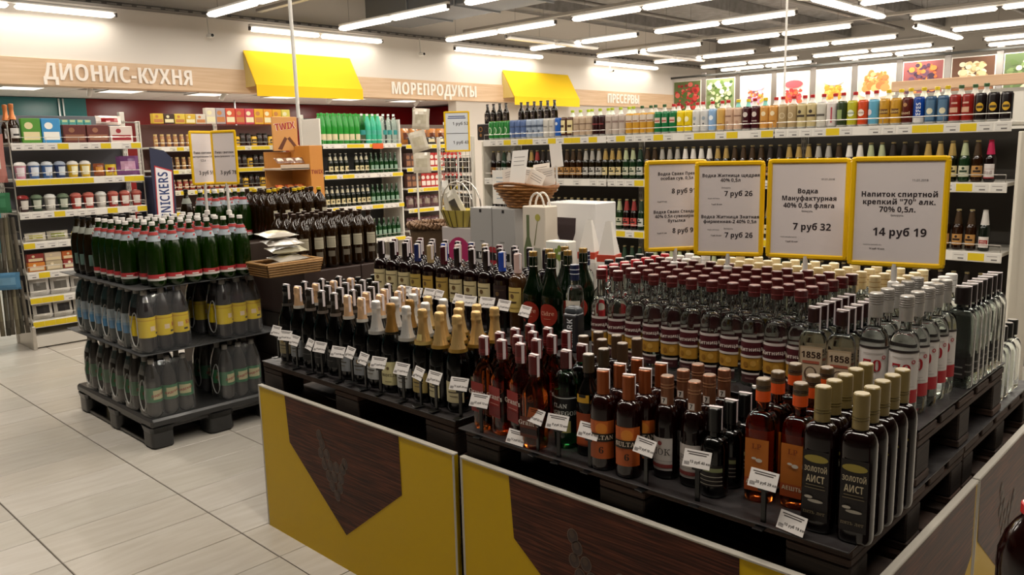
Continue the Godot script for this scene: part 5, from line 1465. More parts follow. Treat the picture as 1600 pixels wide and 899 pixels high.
	for q in 9:
		var gx := 0.42 + 0.034 * (q % 3) if q < 3 else 0.6 + 0.05 * ((q - 3) % 3)
		var gy := 0.902 if q < 3 else 0.902 + 0.055 * ((q - 3) / 3)
		var e := thing("chocolate_egg", "foil wrapped egg on the fourth shelf, %s" % nth(q), "egg", facing(o, gx, gy, -0.08 - 0.02 * (q % 2)), 0.0, "foil eggs on the fourth shelf")
		var m := MB.new()
		m.k(["c0a83c", "4a9a9c", "8aa04c"][q % 3] if q < 3 else "8a5c54").lathe([Vector2(0, 0), Vector2(0.014, 0.004), Vector2(0.022, 0.02), Vector2(0.022, 0.034), Vector2(0.014, 0.054), Vector2(0, 0.062)], 12, 1, 1, 2, -1)
		part(e, "egg_shell", m.done(), "gloss")
		m = MB.new()
		m.k("d8c8a0").lathe([Vector2(0.0228, 0.024), Vector2(0.0232, 0.027), Vector2(0.0228, 0.03)], 12)
		part(e, "foil_band", m.done(), "foil")
	pouches(o, "snack_bag", "bag", "snack bags on the fourth shelf", 0.901, -0.05, 0.72, [[0.2, 0.075, 0.06, "cabfa8", "b07c3c", "bag of pale biscuits"]], "on the fourth shelf")
	var row := []
	var hx := ["c87a2c", "b0a080", "8a2c24", "c8b49c", "b85c24", "5a2c1c"]
	for q in 6:
		row.append([0.135 if q < 4 else 0.22, 0.075 if q < 4 else 0.13, 0.06, hx[q], "e0d0b0", "small snack carton %s" % nth(q)])
	simple_boxes(o, "snack_carton", "box", "snack cartons on the fifth shelf", 0.651, -0.04, 0.03, row, "on the fifth shelf")
	row = []
	for q in 4:
		row.append([0.135, 0.07, 0.05, hx[(q + 2) % 6], "dcc8a0", "stacked snack carton %s" % nth(q)])
	simple_boxes(o, "snack_carton", "box", "snack cartons on the fifth shelf", 0.727, -0.05, 0.03, row, "on the fifth shelf")
	row = []
	for q in 6:
		row.append([0.16, 0.15, 0.06, "cdc8c2", "6a655f", "white pouch %s" % nth(q)])
	pouches(o, "snack_pouch", "pouch", "white pouches on the sixth shelf", 0.441, -0.05, 0.03, row, "on the sixth shelf")
	row = []
	for q in 6:
		row.append([0.16, 0.16, 0.08, "c4bfb6", "2c2a2a", "white and black bag %s" % nth(q)])
	pouches(o, "flour_bag", "bag", "bags on the bottom shelf", 0.241, -0.03, 0.03, row, "on the bottom shelf", "paper")
	# things hung on the shelf's left end
	for q in 12:
		var hb := part(self, numbered("hanging_net"), pouch_mesh(0.034, 0.48 if q < 6 else 0.44, 0.026, ["4a4438", "3a352c", "57503f"][q % 3], ["5a5448", "4a4538", "6a624e"][q % 3]), "cloth")
		hb.transform = Transform3D(Basis.from_euler(Vector3(0, -0.25 + 0.3 * sin(q * 1.7), 0.03 * cos(q))), Vector3(1.955 - 0.036 * (q % 6), 0.64 if q < 6 else 0.16, -7.47 - 0.012 * (q % 2)))
		tag(hb, "dark string bag hung on the end of the sweets shelf, %s" % nth(q), "bag", "string bags on the shelf end")
	for q in [["red_towel", "b87a70", "d8cfc8", 1.4, 0.38, "striped red cloth pack hung above the string bags"], ["green_pack", "2c6a44", "3c7a54", 1.16, 0.16, "green pack hung above the string bags"], ["blue_pack", "4a7a9c", "6a94b0", 0.54, 0.14, "blue pack hung between the string bags"]]:
		var hb := part(self, numbered("hanging_pack"), pouch_mesh(0.2, q[4], 0.03, q[1], q[2]), "print")
		hb.transform = Transform3D(Basis.from_euler(Vector3(0, -0.5, 0)), Vector3(1.84, q[3], -7.44))
		tag(hb, q[5], "pack")
	var wp := MB.new()
	wp.k("cfc6bd").box(Vector3(0, 0.33, 0), Vector3(0.5, 0.64, 0.3), 0.01)
	var wo := thing("display_bin", "white display bin with faint flower print at the left edge", "bin", Vector3(1.47, 0.02, -7.7), 0.0)
	part(wo, "bin_body", wp.done(), "print")
	wp = MB.new()
	for q in 7:
		wp.k(["c89a8c", "d0b0a0", "b88a80"][q % 3]).disc(0.045, 0.14 + 0.07 * q, -0.1506, 0.06 + 0.08 * sin(q * 2.3), 1.0, 10)
	part(wo, "flower_print", wp.done(), "print")

func far_shelves() -> void:
	# water and ale
	var o := shelf_unit("water_shelf", "white shelf of green water and ale bottles across the aisle", Vector3(5.72, 0, -8.7), 0.0, 1.24, 0.45, 1, [0.45, 0.9, 1.31, 1.69], 2.02, [0.42, "d5d0ca"], true, "3a3a38")
	for q in 2:
		var m := MB.new()
		m.k("d6d1c8").box(Vector3(1.24 * q, 1.0, -0.24), Vector3(0.02, 2.0, 0.42), 0.003)
		part(o, "side_panel", m.done(), "paint")
	var seq := ["water_green", "water_green", "water_green", "water_green", "water_green", "water_green", "water_green", "water_clear", "water_teal", "water_teal", "water_teal", "water_clear", "water_clear", "water_clear"]
	var wn := {"water_green": "green plastic water bottle", "water_teal": "teal plastic water bottle", "water_clear": "clear plastic water bottle"}
	for q in seq.size():
		put(o, seq[q], "water_bottle", "%s on the top water shelf, %s" % [wn[seq[q]], nth(q)], "bottle", 0.06 + 0.0862 * q, 1.691, -0.08, "water bottles on the top shelf")
		if q < 11:
			put(o, "water_green", "water_bottle", "green water bottle in the rear row, %s" % nth(q), "bottle", 0.08 + 0.0875 * q, 1.691, -0.18, "rear row of water bottles")
	for lv in 3:
		var n := 15
		for q in n:
			var kk := "ale_dark" if (q < 9 and lv < 2) else "ale_green"
			if lv == 0 and (q == 5 or q == 0):
				continue
			put(o, kk, "ale_bottle", "%s on the %s ale shelf, %s" % ["dark ale bottle with cream label" if kk == "ale_dark" else "green ale bottle", ["upper", "middle", "lower"][lv], nth(q)], "bottle", 0.07 + 0.079 * q, [1.311, 0.901, 0.451][lv], -0.08, "ale bottles across the aisle")
	var fl := MB.new()
	fl.k("c8541c").box(Vector3(0, 0, 0), Vector3(0.17, 0.07, 0.004))
	var fo := part(self, "shelf_flag", fl.done(), "print")
	fo.position = Vector3(6.55, 1.655, -8.68)
	tag(fo, "small orange flag on the water shelf's price strip", "flag")
	# snacks to its right
	o = shelf_unit("snack_shelf", "white shelf of crisps and red packs beside the water shelf", Vector3(7.04, 0, -8.72), 0.0, 1.1, 0.42, 1, [0.5, 0.8, 1.08, 1.36, 1.67], 1.95, [0.75, "d0c48a"], false, "5a4a40")
	var row := []
	for q in 5:
		row.append([0.16, 0.22, 0.08, "a8682c", "5a2c1c", "orange crisp bag %s" % nth(q)])
	pouches(o, "crisp_bag", "bag", "crisp bags on the snack shelf", 1.67, -0.1, 0.04, row, "on the top snack shelf")
	row = []
	for q in 4:
		row.append([0.17, 0.1, 0.06, "2a2220", "c8b890", "dark snack bag %s" % nth(q)])
	pouches(o, "crisp_bag", "bag", "crisp bags on the snack shelf", 1.67, 0.0, 0.06, row, "in front of the crisps")
	for lv in 2:
		row = []
		for q in 3:
			row.append([0.085, 0.19, 0.07, "4a2c24", "8a5a3c", "brown snack pack %s" % nth(q)])
		for q in 9:
			row.append([0.085, 0.19, 0.07, "b02420", "d8ccc0", "red snack pack %s" % nth(q)])
		simple_boxes(o, "snack_pack", "box", "red packs on the snack shelf", [1.362, 1.082][lv], -0.04, 0.03, row, ["on the second snack shelf", "on the third snack shelf"][lv])
	for lv in 2:
		row = []
		for q in 7:
			row.append([0.15, 0.17, 0.08, ["5a3a3c", "8a6a34"][q / 4], ["8a7a6c", "c8a04c"][q / 4], "dull snack bag %s" % nth(q)])
		pouches(o, "snack_bag", "bag", "bags low on the snack shelf", [0.802, 0.502][lv], -0.04, 0.03, row, ["on the fourth snack shelf", "on the fifth snack shelf"][lv])
	# jars and tins of the farther aisle
	o = shelf_unit("jar_shelf", "white shelf of jars and coffee tins far down the aisle", Vector3(4.2, 0, -10.0), 0.0, 2.0, 0.42, 2, [0.9, 1.16, 1.42, 1.7], 1.98, [0.6, "d0cbb4"], true, "4a2c28")
	protos.jar_red = jar("8a3424", "c8b48c", 0.033, 0.13)
	protos.jar_slim = jar("9a6c44", "c4a870", 0.025, 0.15)
	protos.jar_dark = jar("2c1c14", "1c1614", 0.04, 0.16)
	protos.jar_gold = jar("c89c24", "2c241c", 0.04, 0.14)
	for lv in 3:
		for q in 24:
			var kk: String = ["jar_slim", "jar_slim", "jar_red"][lv] if q < 13 else ["jar_dark", "jar_gold", "jar_dark"][(q + lv) % 3]
			put(o, kk, "jar", "%s on the far jar shelf, level %s, %s" % [{"jar_slim": "slim brown jar", "jar_red": "red jar", "jar_dark": "dark tin", "jar_gold": "yellow tin"}[kk], ["one", "two", "three"][lv], nth(q)], "jar", 0.06 + 0.0815 * q, [1.701, 1.421, 1.161][lv], -0.08, "jars on the far shelf")
	row = []
	var bx := ["c8a42c", "3c2418", "d0b43c", "c8a42c", "c8beb0", "c8beb0", "9a9094", "c04a2c", "b83c34", "b83c4c", "d09c1c", "d08a1c", "d09c1c", "c8b84c"]
	for q in 14:
		row.append([0.135, 0.12 if q < 5 else 0.2, 0.08, bx[q], "d8d0a8" if q % 2 else "b4743c", "bright packet %s" % nth(q)])
	simple_boxes(o, "packet", "box", "bright packets above the jars", 1.982, -0.1, 0.06, row, "on top of the jar shelf")

func jar(hex: String, lid: String, r: float, h: float) -> Node3D:
	var root := Node3D.new()
	var m := MB.new()
	m.k(hex).lathe([Vector2(0, 0), Vector2(r, 0.002), Vector2(r, h * 0.78), Vector2(r * 0.8, h * 0.86), Vector2(r * 0.8, h * 0.88)], 12)
	part(root, "jar_body", m.done(), "gloss")
	m = MB.new()
	m.k(lid).lathe([Vector2(r * 0.86, h * 0.86), Vector2(r * 0.86, h), Vector2(0, h)], 12)
	part(root, "lid", m.done(), "plastic")
	part(root, "label", label_mesh({"r": r + 0.0004, "y0": h * 0.2, "y1": h * 0.6, "a": 0.9, "hex": lid, "seg": 4, "ops": [["b", h * 0.35, h * 0.45, hex, -0.6, 0.6]]}), "print")
	return root

# ---------------------------------------------------------------- plastic bottles on the pallet to the left
func pack_bottle(h: float, r: float, hex: String, cap_hex: String, ly0: float, ly1: float, lhex: String, ops: Array) -> Array:
	var m := MB.new()
	m.k(hex).lathe([Vector2(0, 0.006), Vector2(r * 0.7, 0.0), Vector2(r * 0.95, 0.012), Vector2(r, 0.03), Vector2(r * 0.97, 0.045), Vector2(r, 0.055), Vector2(r, h * 0.6), Vector2(r * 0.9, h * 0.7), Vector2(r * 0.62, h * 0.82), Vector2(r * 0.36, h * 0.9), Vector2(r * 0.31, h * 0.93), Vector2(0, h * 0.93)], 16)
	var body := m.done()
	m = MB.new()
	m.k(cap_hex).lathe(cap_prof(h * 0.91, r * 0.37, h), 12)
	var cp := m.done()
	return [body, cp, label_mesh({"r": r + 0.0004, "y0": ly0, "y1": ly1, "a": 3.1, "hex": lhex, "seg": 16, "ops": ops})]

func film_mesh(w: float, d: float, h: float) -> ArrayMesh:
	var m := MB.new()
	m.k("ffffff")
	var seg := 40
	var ys := [0.004, 0.04, 0.08, 0.12, 0.16, 0.2, h * 0.72, h * 0.8, h * 0.88, h * 0.95]
	for j in ys.size() - 1:
		for q in seg:
			var pts := []
			for c in [[q, j], [q + 1, j], [q + 1, j + 1], [q, j + 1]]:
				var t: float = TAU * c[0] / seg
				var y: float = ys[c[1]]
				var k := 1.0 - 0.42 * pow(clampf((y - h * 0.55) / (h * 0.42), 0, 1), 1.6)
				var s := m.sec(t, w / 2, d / 2, 5.0)
				pts.append(Vector3(sin(t) * s * lerpf(1.0, k, 0.5), y, cos(t) * s * k))
			var mid: Vector3 = (pts[0] + pts[2]) * 0.5
			# the shrink film leaves an arched opening at both ends
			if absf(mid.x) > w * 0.4 and absf(mid.z) < d * 0.26 and mid.y > 0.05 and mid.y < h * 0.7:
				continue
			m.quad_out(pts[0], pts[1], pts[2], pts[3], Vector3(mid.x, 0, mid.z))
	return m.done()

func make_pack(parts: Array, h: float, r: float) -> Node3D:
	var root := Node3D.new()
	for i in 3:
		for j in 2:
			var b := part(root, "bottle", parts[0], "pet")
			b.position = Vector3((i - 1) * r * 2.02, 0, (j - 0.5) * r * 2.02)
			b.rotation.y = 0.4 * sin(i * 2.1 + j)
			part(b, "cap", parts[1], "plastic")
			part(b, "label", parts[2], "print")
	part(root, "shrink_film", film_mesh(r * 6.3, r * 4.3, h), "film")
	for s in [-1.0, 1.0]:
		var m := MB.new()
		m.k("a9a9a6")
		var pts := []
		for q in 17:
			var t := TAU * q / 16
			var y: float = h * 0.36 + cos(t) * h * 0.27
			pts.append(Vector3(s * r * 3.1 * (1.0 - 0.06 * maxf(0.0, cos(t))), y, sin(t) * r * 1.05 * (1.0 if cos(t) < 0 else 0.8)))
		m.tube(pts, 0.0032, 5)
		part(root, "film_opening", m.done(), "gloss")
	return root

func plastic_pallet() -> void:
	var o := thing("plastic_pallet", "black plastic pallet under the shrink wrapped bottle packs", "pallet", Vector3(1.655, 0, -5.44))
	var m := MB.new()
	m.k("343434").box(Vector3(0.4, 0.145, 0.565), Vector3(0.8, 0.05, 1.13), 0.012)
	m.box(Vector3(0.4, 0.112, 0.565), Vector3(0.76, 0.02, 1.09), 0.004)
	part(o, "deck", m.done(), "plastic")
	for a in 3:
		for b in 3:
			m = MB.new()
			var wx := 0.15 if a == 1 else 0.125
			m.k("303030").at(Vector3([0.065, 0.4, 0.735][a], 0, [0.08, 0.565, 1.05][b])).lathe([Vector2(0, 0), Vector2(0.9, 0), Vector2(1.0, 0.01), Vector2(1.0, 0.09), Vector2(1.12, 0.122), Vector2(0, 0.122)], 20, wx / 2, 0.072, 6.0)
			part(o, "foot", m.done(), "plastic")
	for a in 3:
		m = MB.new()
		m.k("303030").box(Vector3([0.065, 0.4, 0.735][a], 0.014, 0.565), Vector3(0.1, 0.024, 1.0), 0.004)
		part(o, "runner", m.done(), "plastic")
	var g := "shrink wrapped packs on the black pallet"
	protos.pack_green = make_pack(pack_bottle(0.32, 0.0425, "35332f", "8a867f", 0.085, 0.165, "2f6a44", [["b", 0.1, 0.15, "b5ae86", -0.75, 0.75], ["t", "Лидское", 0.021, 0.127, "8a2420", 0, 0.0, 1.0, 0.2], ["b", 0.1, 0.15, "b5ae86", 2.0, 3.0]]), 0.32, 0.0425)
	protos.pack_yellow = make_pack(pack_bottle(0.342, 0.0455, "2a2422", "8a867f", 0.085, 0.195, "d8bc1a", [["b", 0.175, 0.182, "c8a010"], ["b", 0.12, 0.145, "e0c8a8", -0.35, 0.25], ["t", "Квас", 0.03, 0.14, "a8342a", 1, 1.3], ["b", 0.1, 0.11, "3a2c18", 0.3, 0.8]]), 0.342, 0.0455)
	protos.pack_blue = make_pack(pack_bottle(0.342, 0.0455, "2a3432", "8a867f", 0.085, 0.195, "9fb0bc", [["b", 0.085, 0.13, "4a84b0"], ["b", 0.13, 0.145, "7a9cb8"], ["t", "Дарида", 0.022, 0.165, "2c5a84"]]), 0.342, 0.0455)
	for lv in 2:
		var y: float = [0.1715, 0.532][lv]
		for j in 5:
			var key := "pack_green" if lv == 0 else ("pack_yellow" if j == 0 else "pack_blue")
			spawn(protos[key], "bottle_pack", "%s, %s from the pallet's near corner" % [["pack of green label bottles on the pallet", "yellow label pack on the middle tier" if j == 0 else "blue label pack on the middle tier"][lv], nth(j)], "bottle pack", Vector3(1.8, y, -4.425 - 0.205 * j), rng.randf_range(-0.03, 0.03), g)
		spawn(protos[["pack_green", "pack_yellow"][lv]], "bottle_pack", ["pack of green label bottles beside the yellow panel", "yellow label pack beside the sparkling wine"][lv], "bottle pack", Vector3(2.24 if lv else 2.22, y, -4.43), 0.04, g)
		spawn(protos[["pack_green", "pack_yellow"][lv]], "bottle_pack", ["green label pack behind the right-hand pack", "yellow label pack behind the right-hand pack"][lv], "bottle pack", Vector3(2.22, y, -4.66), 0.0, g)
	for q in 2:
		var m2 := MB.new()
		m2.k("3c3d3b").box(Vector3(0.405, -0.002, 0.565), Vector3(0.83, 0.004, 1.15), 0.001)
		var s := part(self, numbered("slip_sheet"), m2.done(), "sheet")
		s.position = Vector3(1.65, [0.53, 0.885][q], -5.45)
		tag(s, ["dark slip sheet between the lower and middle bottle packs", "dark slip sheet under the loose green bottles"][q], "sheet")
	for j in 7:
		for i in 6:
			var c := Vector3((1.775 if j < 2 else 1.715) + 0.1 * i + rng.randf_range(-0.002, 0.002), 0.886, -4.345 - 0.1 * j + rng.randf_range(-0.002, 0.002))
			spawn(protos.pet_green, "beer_bottle", "green plastic beer bottle with white cap, row %s, %s" % [nth(j), nth(i)], "bottle", c, 0.3 + rng.randf_range(-0.4, 0.4), "green bottles on the top tier")
	for j in 3:
		for i in 4:
			spawn(protos.pet_olive, "beer_bottle", "dark plastic bottle with black cap behind the green ones, row %s, %s" % [nth(j), nth(i)], "bottle", Vector3(1.72 + 0.098 * i, 0.886, -5.1 - 0.1 * j), rng.randf_range(-0.5, 0.5), "dark bottles on the top tier")
	# higher stack behind: cartons, then bottles
	block_of_cartons(Vector3(2.48, 0, -5.72), Vector3(0.84, 1.0, 0.82), "carton stack under the farther brown bottles", "3a2c24")
	for j in 3:
		for i in 3:
			spawn(protos.pet_green, "beer_bottle", "green plastic bottle on the higher stack, row %s, %s" % [nth(j), nth(i)], "bottle", Vector3(2.52 + 0.097 * i - 0.0, 1.001, -5.12 - 0.105 * j), 0.3 + rng.randf_range(-0.4, 0.4), "green bottles on the higher stack")
	for i in 4:
		spawn(protos.pet_olive, "beer_bottle", "dark plastic bottle at the rear of the higher stack, %s" % nth(i), "bottle", Vector3(2.52 + 0.1 * i, 1.001, -5.55), rng.randf_range(-0.5, 0.5), "dark bottles on the higher stack")
	for j in 4:
		for i in 5:
			var x := 2.82 + 0.097 * i
			spawn(protos["pet_brown_yellow" if (i + j) % 2 == 0 and j < 3 else "pet_brown"], "beer_bottle", "brown plastic bottle on the farther stack, row %s, %s" % [nth(j), nth(i)], "bottle", Vector3(x, 1.001, -4.96 - 0.097 * j), 0.55 + rng.randf_range(-0.15, 0.15), "brown bottles on the farther stack")
	block_of_cartons(Vector3(2.6, 0, -4.86), Vector3(0.84, 0.866, 0.62), "carton stack under the nearer brown bottles", "33261f")
	for j in 4:
		for i in 6:
			spawn(protos.pet_brown, "beer_bottle", "brown plastic bottle with dark cap on the nearer stack, row %s, %s" % [nth(j), nth(i)], "bottle", Vector3(2.66 + 0.097 * i, 0.867, -4.31 - 0.097 * j), -0.45 + rng.randf_range(-0.15, 0.15), "brown bottles on the nearer stack")
	# dark bottles low between pallet and island
	for j in 3:
		for i in 5:
			spawn(protos.pet_olive, "beer_bottle", "dark bottle low between the pallet and the sparkling wine, row %s, %s" % [nth(j), nth(i)], "bottle", Vector3(2.34 + 0.1 * i, 0.561, -3.4 - 0.1 * j), rng.randf_range(-0.6, 0.6), "dark bottles low behind the island")
	block_of_cartons(Vector3(2.28, 0, -3.72), Vector3(0.56, 0.56, 0.4), "low carton stack between the pallet and the sparkling wine", "2a2320")
	# flat wicker basket of crackers
	var b := thing("snack_basket", "flat light wicker basket on the edge of the black pallet stack", "basket", Vector3(2.27, 0.89, -4.26), 0.0)
	m = MB.new()
	wicker_tray(m, 0.33, 0.2, 0.07, "b08a54")
	part(b, "basket_body", m.done(), "wicker")
	m = MB.new()
	m.k("c49a60").box(Vector3(0.165, 0.074, 0.204), Vector3(0.37, 0.012, 0.016), 0.004)
	m.box(Vector3(0.165, 0.074, -0.004), Vector3(0.37, 0.012, 0.016), 0.004)
	m.box(Vector3(-0.015, 0.074, 0.1), Vector3(0.016, 0.012, 0.22), 0.004)
	m.box(Vector3(0.345, 0.074, 0.1), Vector3(0.016, 0.012, 0.22), 0.004)
	part(b, "rim", m.done(), "wicker")
	for q in 5:
		var t := part(self, numbered("snack_sachet"), pouch_mesh(0.22, 0.13, 0.045, ["c9c2b8", "b4aca0", "cfc8ae"][q % 3], ["b0a89c", "c4b894", "9a948c"][q % 3]), "gloss")
		t.transform = Transform3D(Basis.from_euler(Vector3(-1.42, 0.15 * sin(q * 1.9), 0.05 * cos(q))), Vector3(2.43 + 0.03 * sin(q * 1.3), 0.925 + 0.046 * q, -4.1 + 0.02 * (q % 2)))
		tag(t, "clear snack pack heaped in the flat wicker basket, %s from the bottom" % nth(q), "pack", "snack packs in the wicker basket")

func block_of_cartons(at: Vector3, s: Vector3, label: String, hex: String) -> void:
	var o := thing("carton_stack", label, "cartons", at)
	var n := int(round(s.y / 0.29))
	for q in n:
		for e in 2:
			var m := MB.new()
			m.k(hex).box(Vector3(s.x * (0.25 + 0.5 * e), s.y / n * (q + 0.5), s.z / 2), Vector3(s.x / 2 - 0.004, s.y / n - 0.002, s.z), 0.004)
			part(o, "carton", m.done(), "print")

func wicker_tray(m: MB, w: float, d: float, h: float, hex: String) -> void:
	m.k(hex)
	for q in 5:
		var k := 0.012 * q / 4.0
		var y := h * (q + 0.5) / 5
		m.tube([Vector3(-k, y, -k), Vector3(w + k, y, -k), Vector3(w + k, y, d + k), Vector3(-k, y, d + k), Vector3(-k, y, -k)], h * 0.11, 5)
	m.box(Vector3(w / 2, 0.004, d / 2), Vector3(w, 0.008, d))

# ---------------------------------------------------------------- gifts behind the wine
func gifts() -> void:
	var pl := MB.new()
	pl.k("221c1a").box(Vector3(0.19, 0.076, 0.57), Vector3(0.38, 0.152, 1.14), 0.004)
	var po := part(self, "display_plinth", pl.done(), "print")
	po.position = Vector3(2.885, Y_LOW + 0.001, -3.05)
	tag(po, "low dark plinth under the boxed gifts behind the wine", "plinth")
	block_of_cartons(Vector3(2.86, 0, -3.78), Vector3(0.42, 0.76, 0.68), "dark carton stack under the magenta gift box", "2c2420")
	var T := -PI / 2
	for q in 2:
		var o := thing("gift_box", "tall silver grey vermouth box with red disc, %s half" % ["farther", "nearer"][q], "gift box", Vector3(2.95, Y_LOW + 0.154, -3.0 + 0.162 * q), T, "silver vermouth boxes")
		var m := MB.new()
		m.k("a3a09d").box(Vector3(0, 0.205, 0), Vector3(0.158, 0.41, 0.12), 0.003)
		part(o, "box", m.done(), "gloss")
		m = MB.new()
		var z := -0.0604
		var sd := 1.0 - 2.0 * q
		var half := PackedVector2Array()
		for e in 13:
			var t := PI * e / 12
			half.append(Vector2(sd * (0.079 - 0.05 * sin(t)), 0.165 + 0.05 * cos(t)))
		m.k("96222c").poly(half, -z)
		m.k("151214").quad_out(Vector3(sd * 0.079, 0.145, -z + 0.0004), Vector3(-sd * 0.04, 0.145, -z + 0.0004), Vector3(-sd * 0.04, 0.185, -z + 0.0004), Vector3(sd * 0.079, 0.185, -z + 0.0004), Vector3(0, 0, 1))
		m.k("dad6d2").write(glyphs(["MAR", "TINI"][q]), 0.04, 0.165, z - 0.0008, 0.022 if q == 0 else -0.022)
		for k in 3:
			m.k("6f6c6a").box(Vector3((0.05 - 0.02 * k) * (1 - 2 * q), 0.2 + 0.02 * k, 0.0606), Vector3(0.03, 0.004, 0.0008))
		m.k("2a2626").box(Vector3(0.0, 0.395, 0.0606), Vector3(0.016, 0.016, 0.0008))
		part(o, "front_print", m.done(), "print")
	var mg := thing("gift_box", "grey gift box with a large magenta circle", "gift box", Vector3(2.96, 0.762, -3.2), T)
	var m := MB.new()
	m.k("b9b0ae").box(Vector3(0, 0.2, 0), Vector3(0.23, 0.4, 0.12), 0.003)
	part(mg, "box", m.done(), "gloss")
	m = MB.new()
	m.k("a02458").disc(0.1, 0.24, -0.0604, 0.02, 1.1, 24)
	part(mg, "magenta_print", m.done(), "print")
	# yellow wire basket with wrapped bottle
	var yb := thing("wire_basket", "yellow ribbed gift basket with tall wire handle", "basket", Vector3(2.96, 1.164, -3.22), T)
	m = MB.new()
	m.k("d0bc5c").lathe([Vector2(0, 0.004), Vector2(0.085, 0.0), Vector2(0.125, 0.09), Vector2(0.122, 0.09), Vector2(0.083, 0.006), Vector2(0, 0.008)], 24, 1.0, 0.75)
	part(yb, "bowl", m.done(), "gloss")
	m = MB.new()
	m.k("4a3c2a")
	for q in 16:
		var t := TAU * q / 16
		m.tube([Vector3(sin(t) * 0.087, 0.0, cos(t) * 0.066), Vector3(sin(t) * 0.127, 0.09, cos(t) * 0.096)], 0.0025, 4)
	part(yb, "ribs", m.done(), "plastic")
	m = MB.new()
	m.k("cfcac4")
	for s in [-1, 1]:
		var pts := []
		for q in 9:
			var t := PI * q / 8
			pts.append(Vector3(cos(t) * 0.125, 0.09 + sin(t) * 0.15, s * 0.03))
		m.tube(pts, 0.004, 5)
	part(yb, "handle", m.done(), "steel")
	var yp := part(self, numbered("wrapped_gift"), pouch_mesh(0.11, 0.17, 0.07, "d8d2c4", "4a4640"), "gloss")
	yp.transform = Transform3D(Basis.from_euler(Vector3(0.3, T - 0.1, 0.35)), Vector3(2.96, 1.2, -3.2))
	tag(yp, "cream wrapped gift lying in the yellow basket", "gift")
	yp = part(self, numbered("wrapped_gift"), pouch_mesh(0.06, 0.24, 0.05, "dcd8d0", "cfc9be"), "gloss")
	yp.transform = Transform3D(Basis.from_euler(Vector3(0, T, 0.2)), Vector3(2.95, 1.17, -3.29))
	tag(yp, "tall white cellophane wrapped bottle in the yellow basket", "gift")
	# braided basket
	var bb := thing("braided_basket", "brown basket with a thick braided rim", "basket", Vector3(3.05, 0.762, -3.54), 0.0)
	m = MB.new()
	m.k("6f5a44").lathe([Vector2(0, 0), Vector2(0.11, 0.0), Vector2(0.15, 0.38), Vector2(0.14, 0.38), Vector2(0.1, 0.01), Vector2(0, 0.01)], 24)
	part(bb, "basket_body", m.done(), "wicker")
	m = MB.new()
	m.k("9a7a5c")
	var prev := []
	for s in 3:
		prev = []
		for q in 49:
			var t := TAU * q / 48
			var ph := t * 12 + TAU * s / 3
			prev.append(Vector3(sin(t) * (0.15 + 0.01 * cos(ph)), 0.39 + 0.012 * sin(ph), cos(t) * (0.15 + 0.01 * cos(ph))))
		m.tube(prev, 0.011, 5)
	part(bb, "braided_rim", m.done(), "wicker")
	# brown bowl basket with cards on the silver boxes
	var cb := thing("card_basket", "brown wicker bowl full of white cards on the silver boxes", "basket", Vector3(3.0, 1.276, -2.78), T)
	m = MB.new()
	m.k("b9803f").lathe([Vector2(0, 0.004), Vector2(0.09, 0.0), Vector2(0.155, 0.095), Vector2(0.162, 0.11), Vector2(0.15, 0.11), Vector2(0.086, 0.01), Vector2(0, 0.012)], 28, 1.15, 0.8)
	m.k("c48a48")
	for lv in 7:
		var wp := []
		for q in 25:
			var t := TAU * q / 24
			var rr: float = 0.092 + 0.0105 * lv + 0.003 * (1 if (q + lv) % 2 else -1)
			wp.append(Vector3(sin(t) * rr * 1.15, 0.008 + 0.0145 * lv, cos(t) * rr * 0.8))
		m.tube(wp, 0.006, 5)
	part(cb, "bowl", m.done(), "wicker")
	m = MB.new()
	m.k("a06a34")
	var rp := []
	for q in 33:
		var t := TAU * q / 32
		rp.append(Vector3(sin(t) * 0.182, 0.112 + 0.012 * cos(2 * t), cos(t) * 0.128))
	m.tube(rp, 0.008, 6)
	part(cb, "rim", m.done(), "wicker")
	var cards := [[0.0, 0.2, 0.05, 0.1, 0.1, 0.17], [0.09, 0.13, 0.03, -0.6, 0.13, 0.1], [-0.11, 0.15, -0.02, 0.5, 0.12, 0.1], [-0.05, 0.16, -0.05, -0.3, 0.12, 0.08], [0.05, 0.17, -0.06, 0.25, 0.1, 0.09], [0.12, 0.15, -0.03, 0.4, 0.08, 0.09]]
	for q in cards.size():
		var c: Array = cards[q]
		m = MB.new()
		m.k(["e4dfd8", "dcd2c6", "cfc6bc"][q % 3]).box(Vector3.ZERO, Vector3(c[4], c[5], 0.003))
		m.k("8a8480")
		for k in 3:
			m.box(Vector3(0, c[5] * (0.3 - 0.12 * k), 0.0017), Vector3(c[4] * 0.7, 0.003, 0.0004))
		var o := part(self, numbered("paper_card"), m.done(), "paper")
		o.transform = Transform3D(Basis.from_euler(Vector3(-0.25, T + 0.3 * c[3], c[3] * 0.5)), Vector3(3.0 - c[2], 1.276 + c[1], -2.78 + c[0]))
		tag(o, "white card leaning in the brown wicker bowl, %s" % nth(q), "card", "cards in the wicker bowl")
	var pc := thing("price_flag", "white price card on a clip above the wicker bowl", "price tag", Vector3(3.05, 1.36, -2.62), T)
	m = MB.new()
	m.at(Vector3(0, 0.17, 0), Vector3(0, 0, 0.12)).k("e2dcd6").box(Vector3.ZERO, Vector3(0.075, 0.115, 0.003))
	part(pc, "card", m.done(), "paper")
	m = MB.new()
	m.k("cfcac4").tube([Vector3(0, 0, 0), Vector3(0, 0.12, 0)], 0.006, 6)
	part(pc, "clip_stem", m.done(), "plastic")
	var ps := thing("paper_sign", "white printed notice behind the brown wicker bowl", "sign", Vector3(3.12, 1.276, -3.03), T)
	m = MB.new()
	m.k("e6e2dc").box(Vector3(0, 0.09, 0), Vector3(0.21, 0.18, 0.004))
	m.k("9aa8b8")
	for k in 6:
		m.box(Vector3(0, 0.03 + 0.022 * k, 0.0025), Vector3(0.15, 0.005, 0.0005))
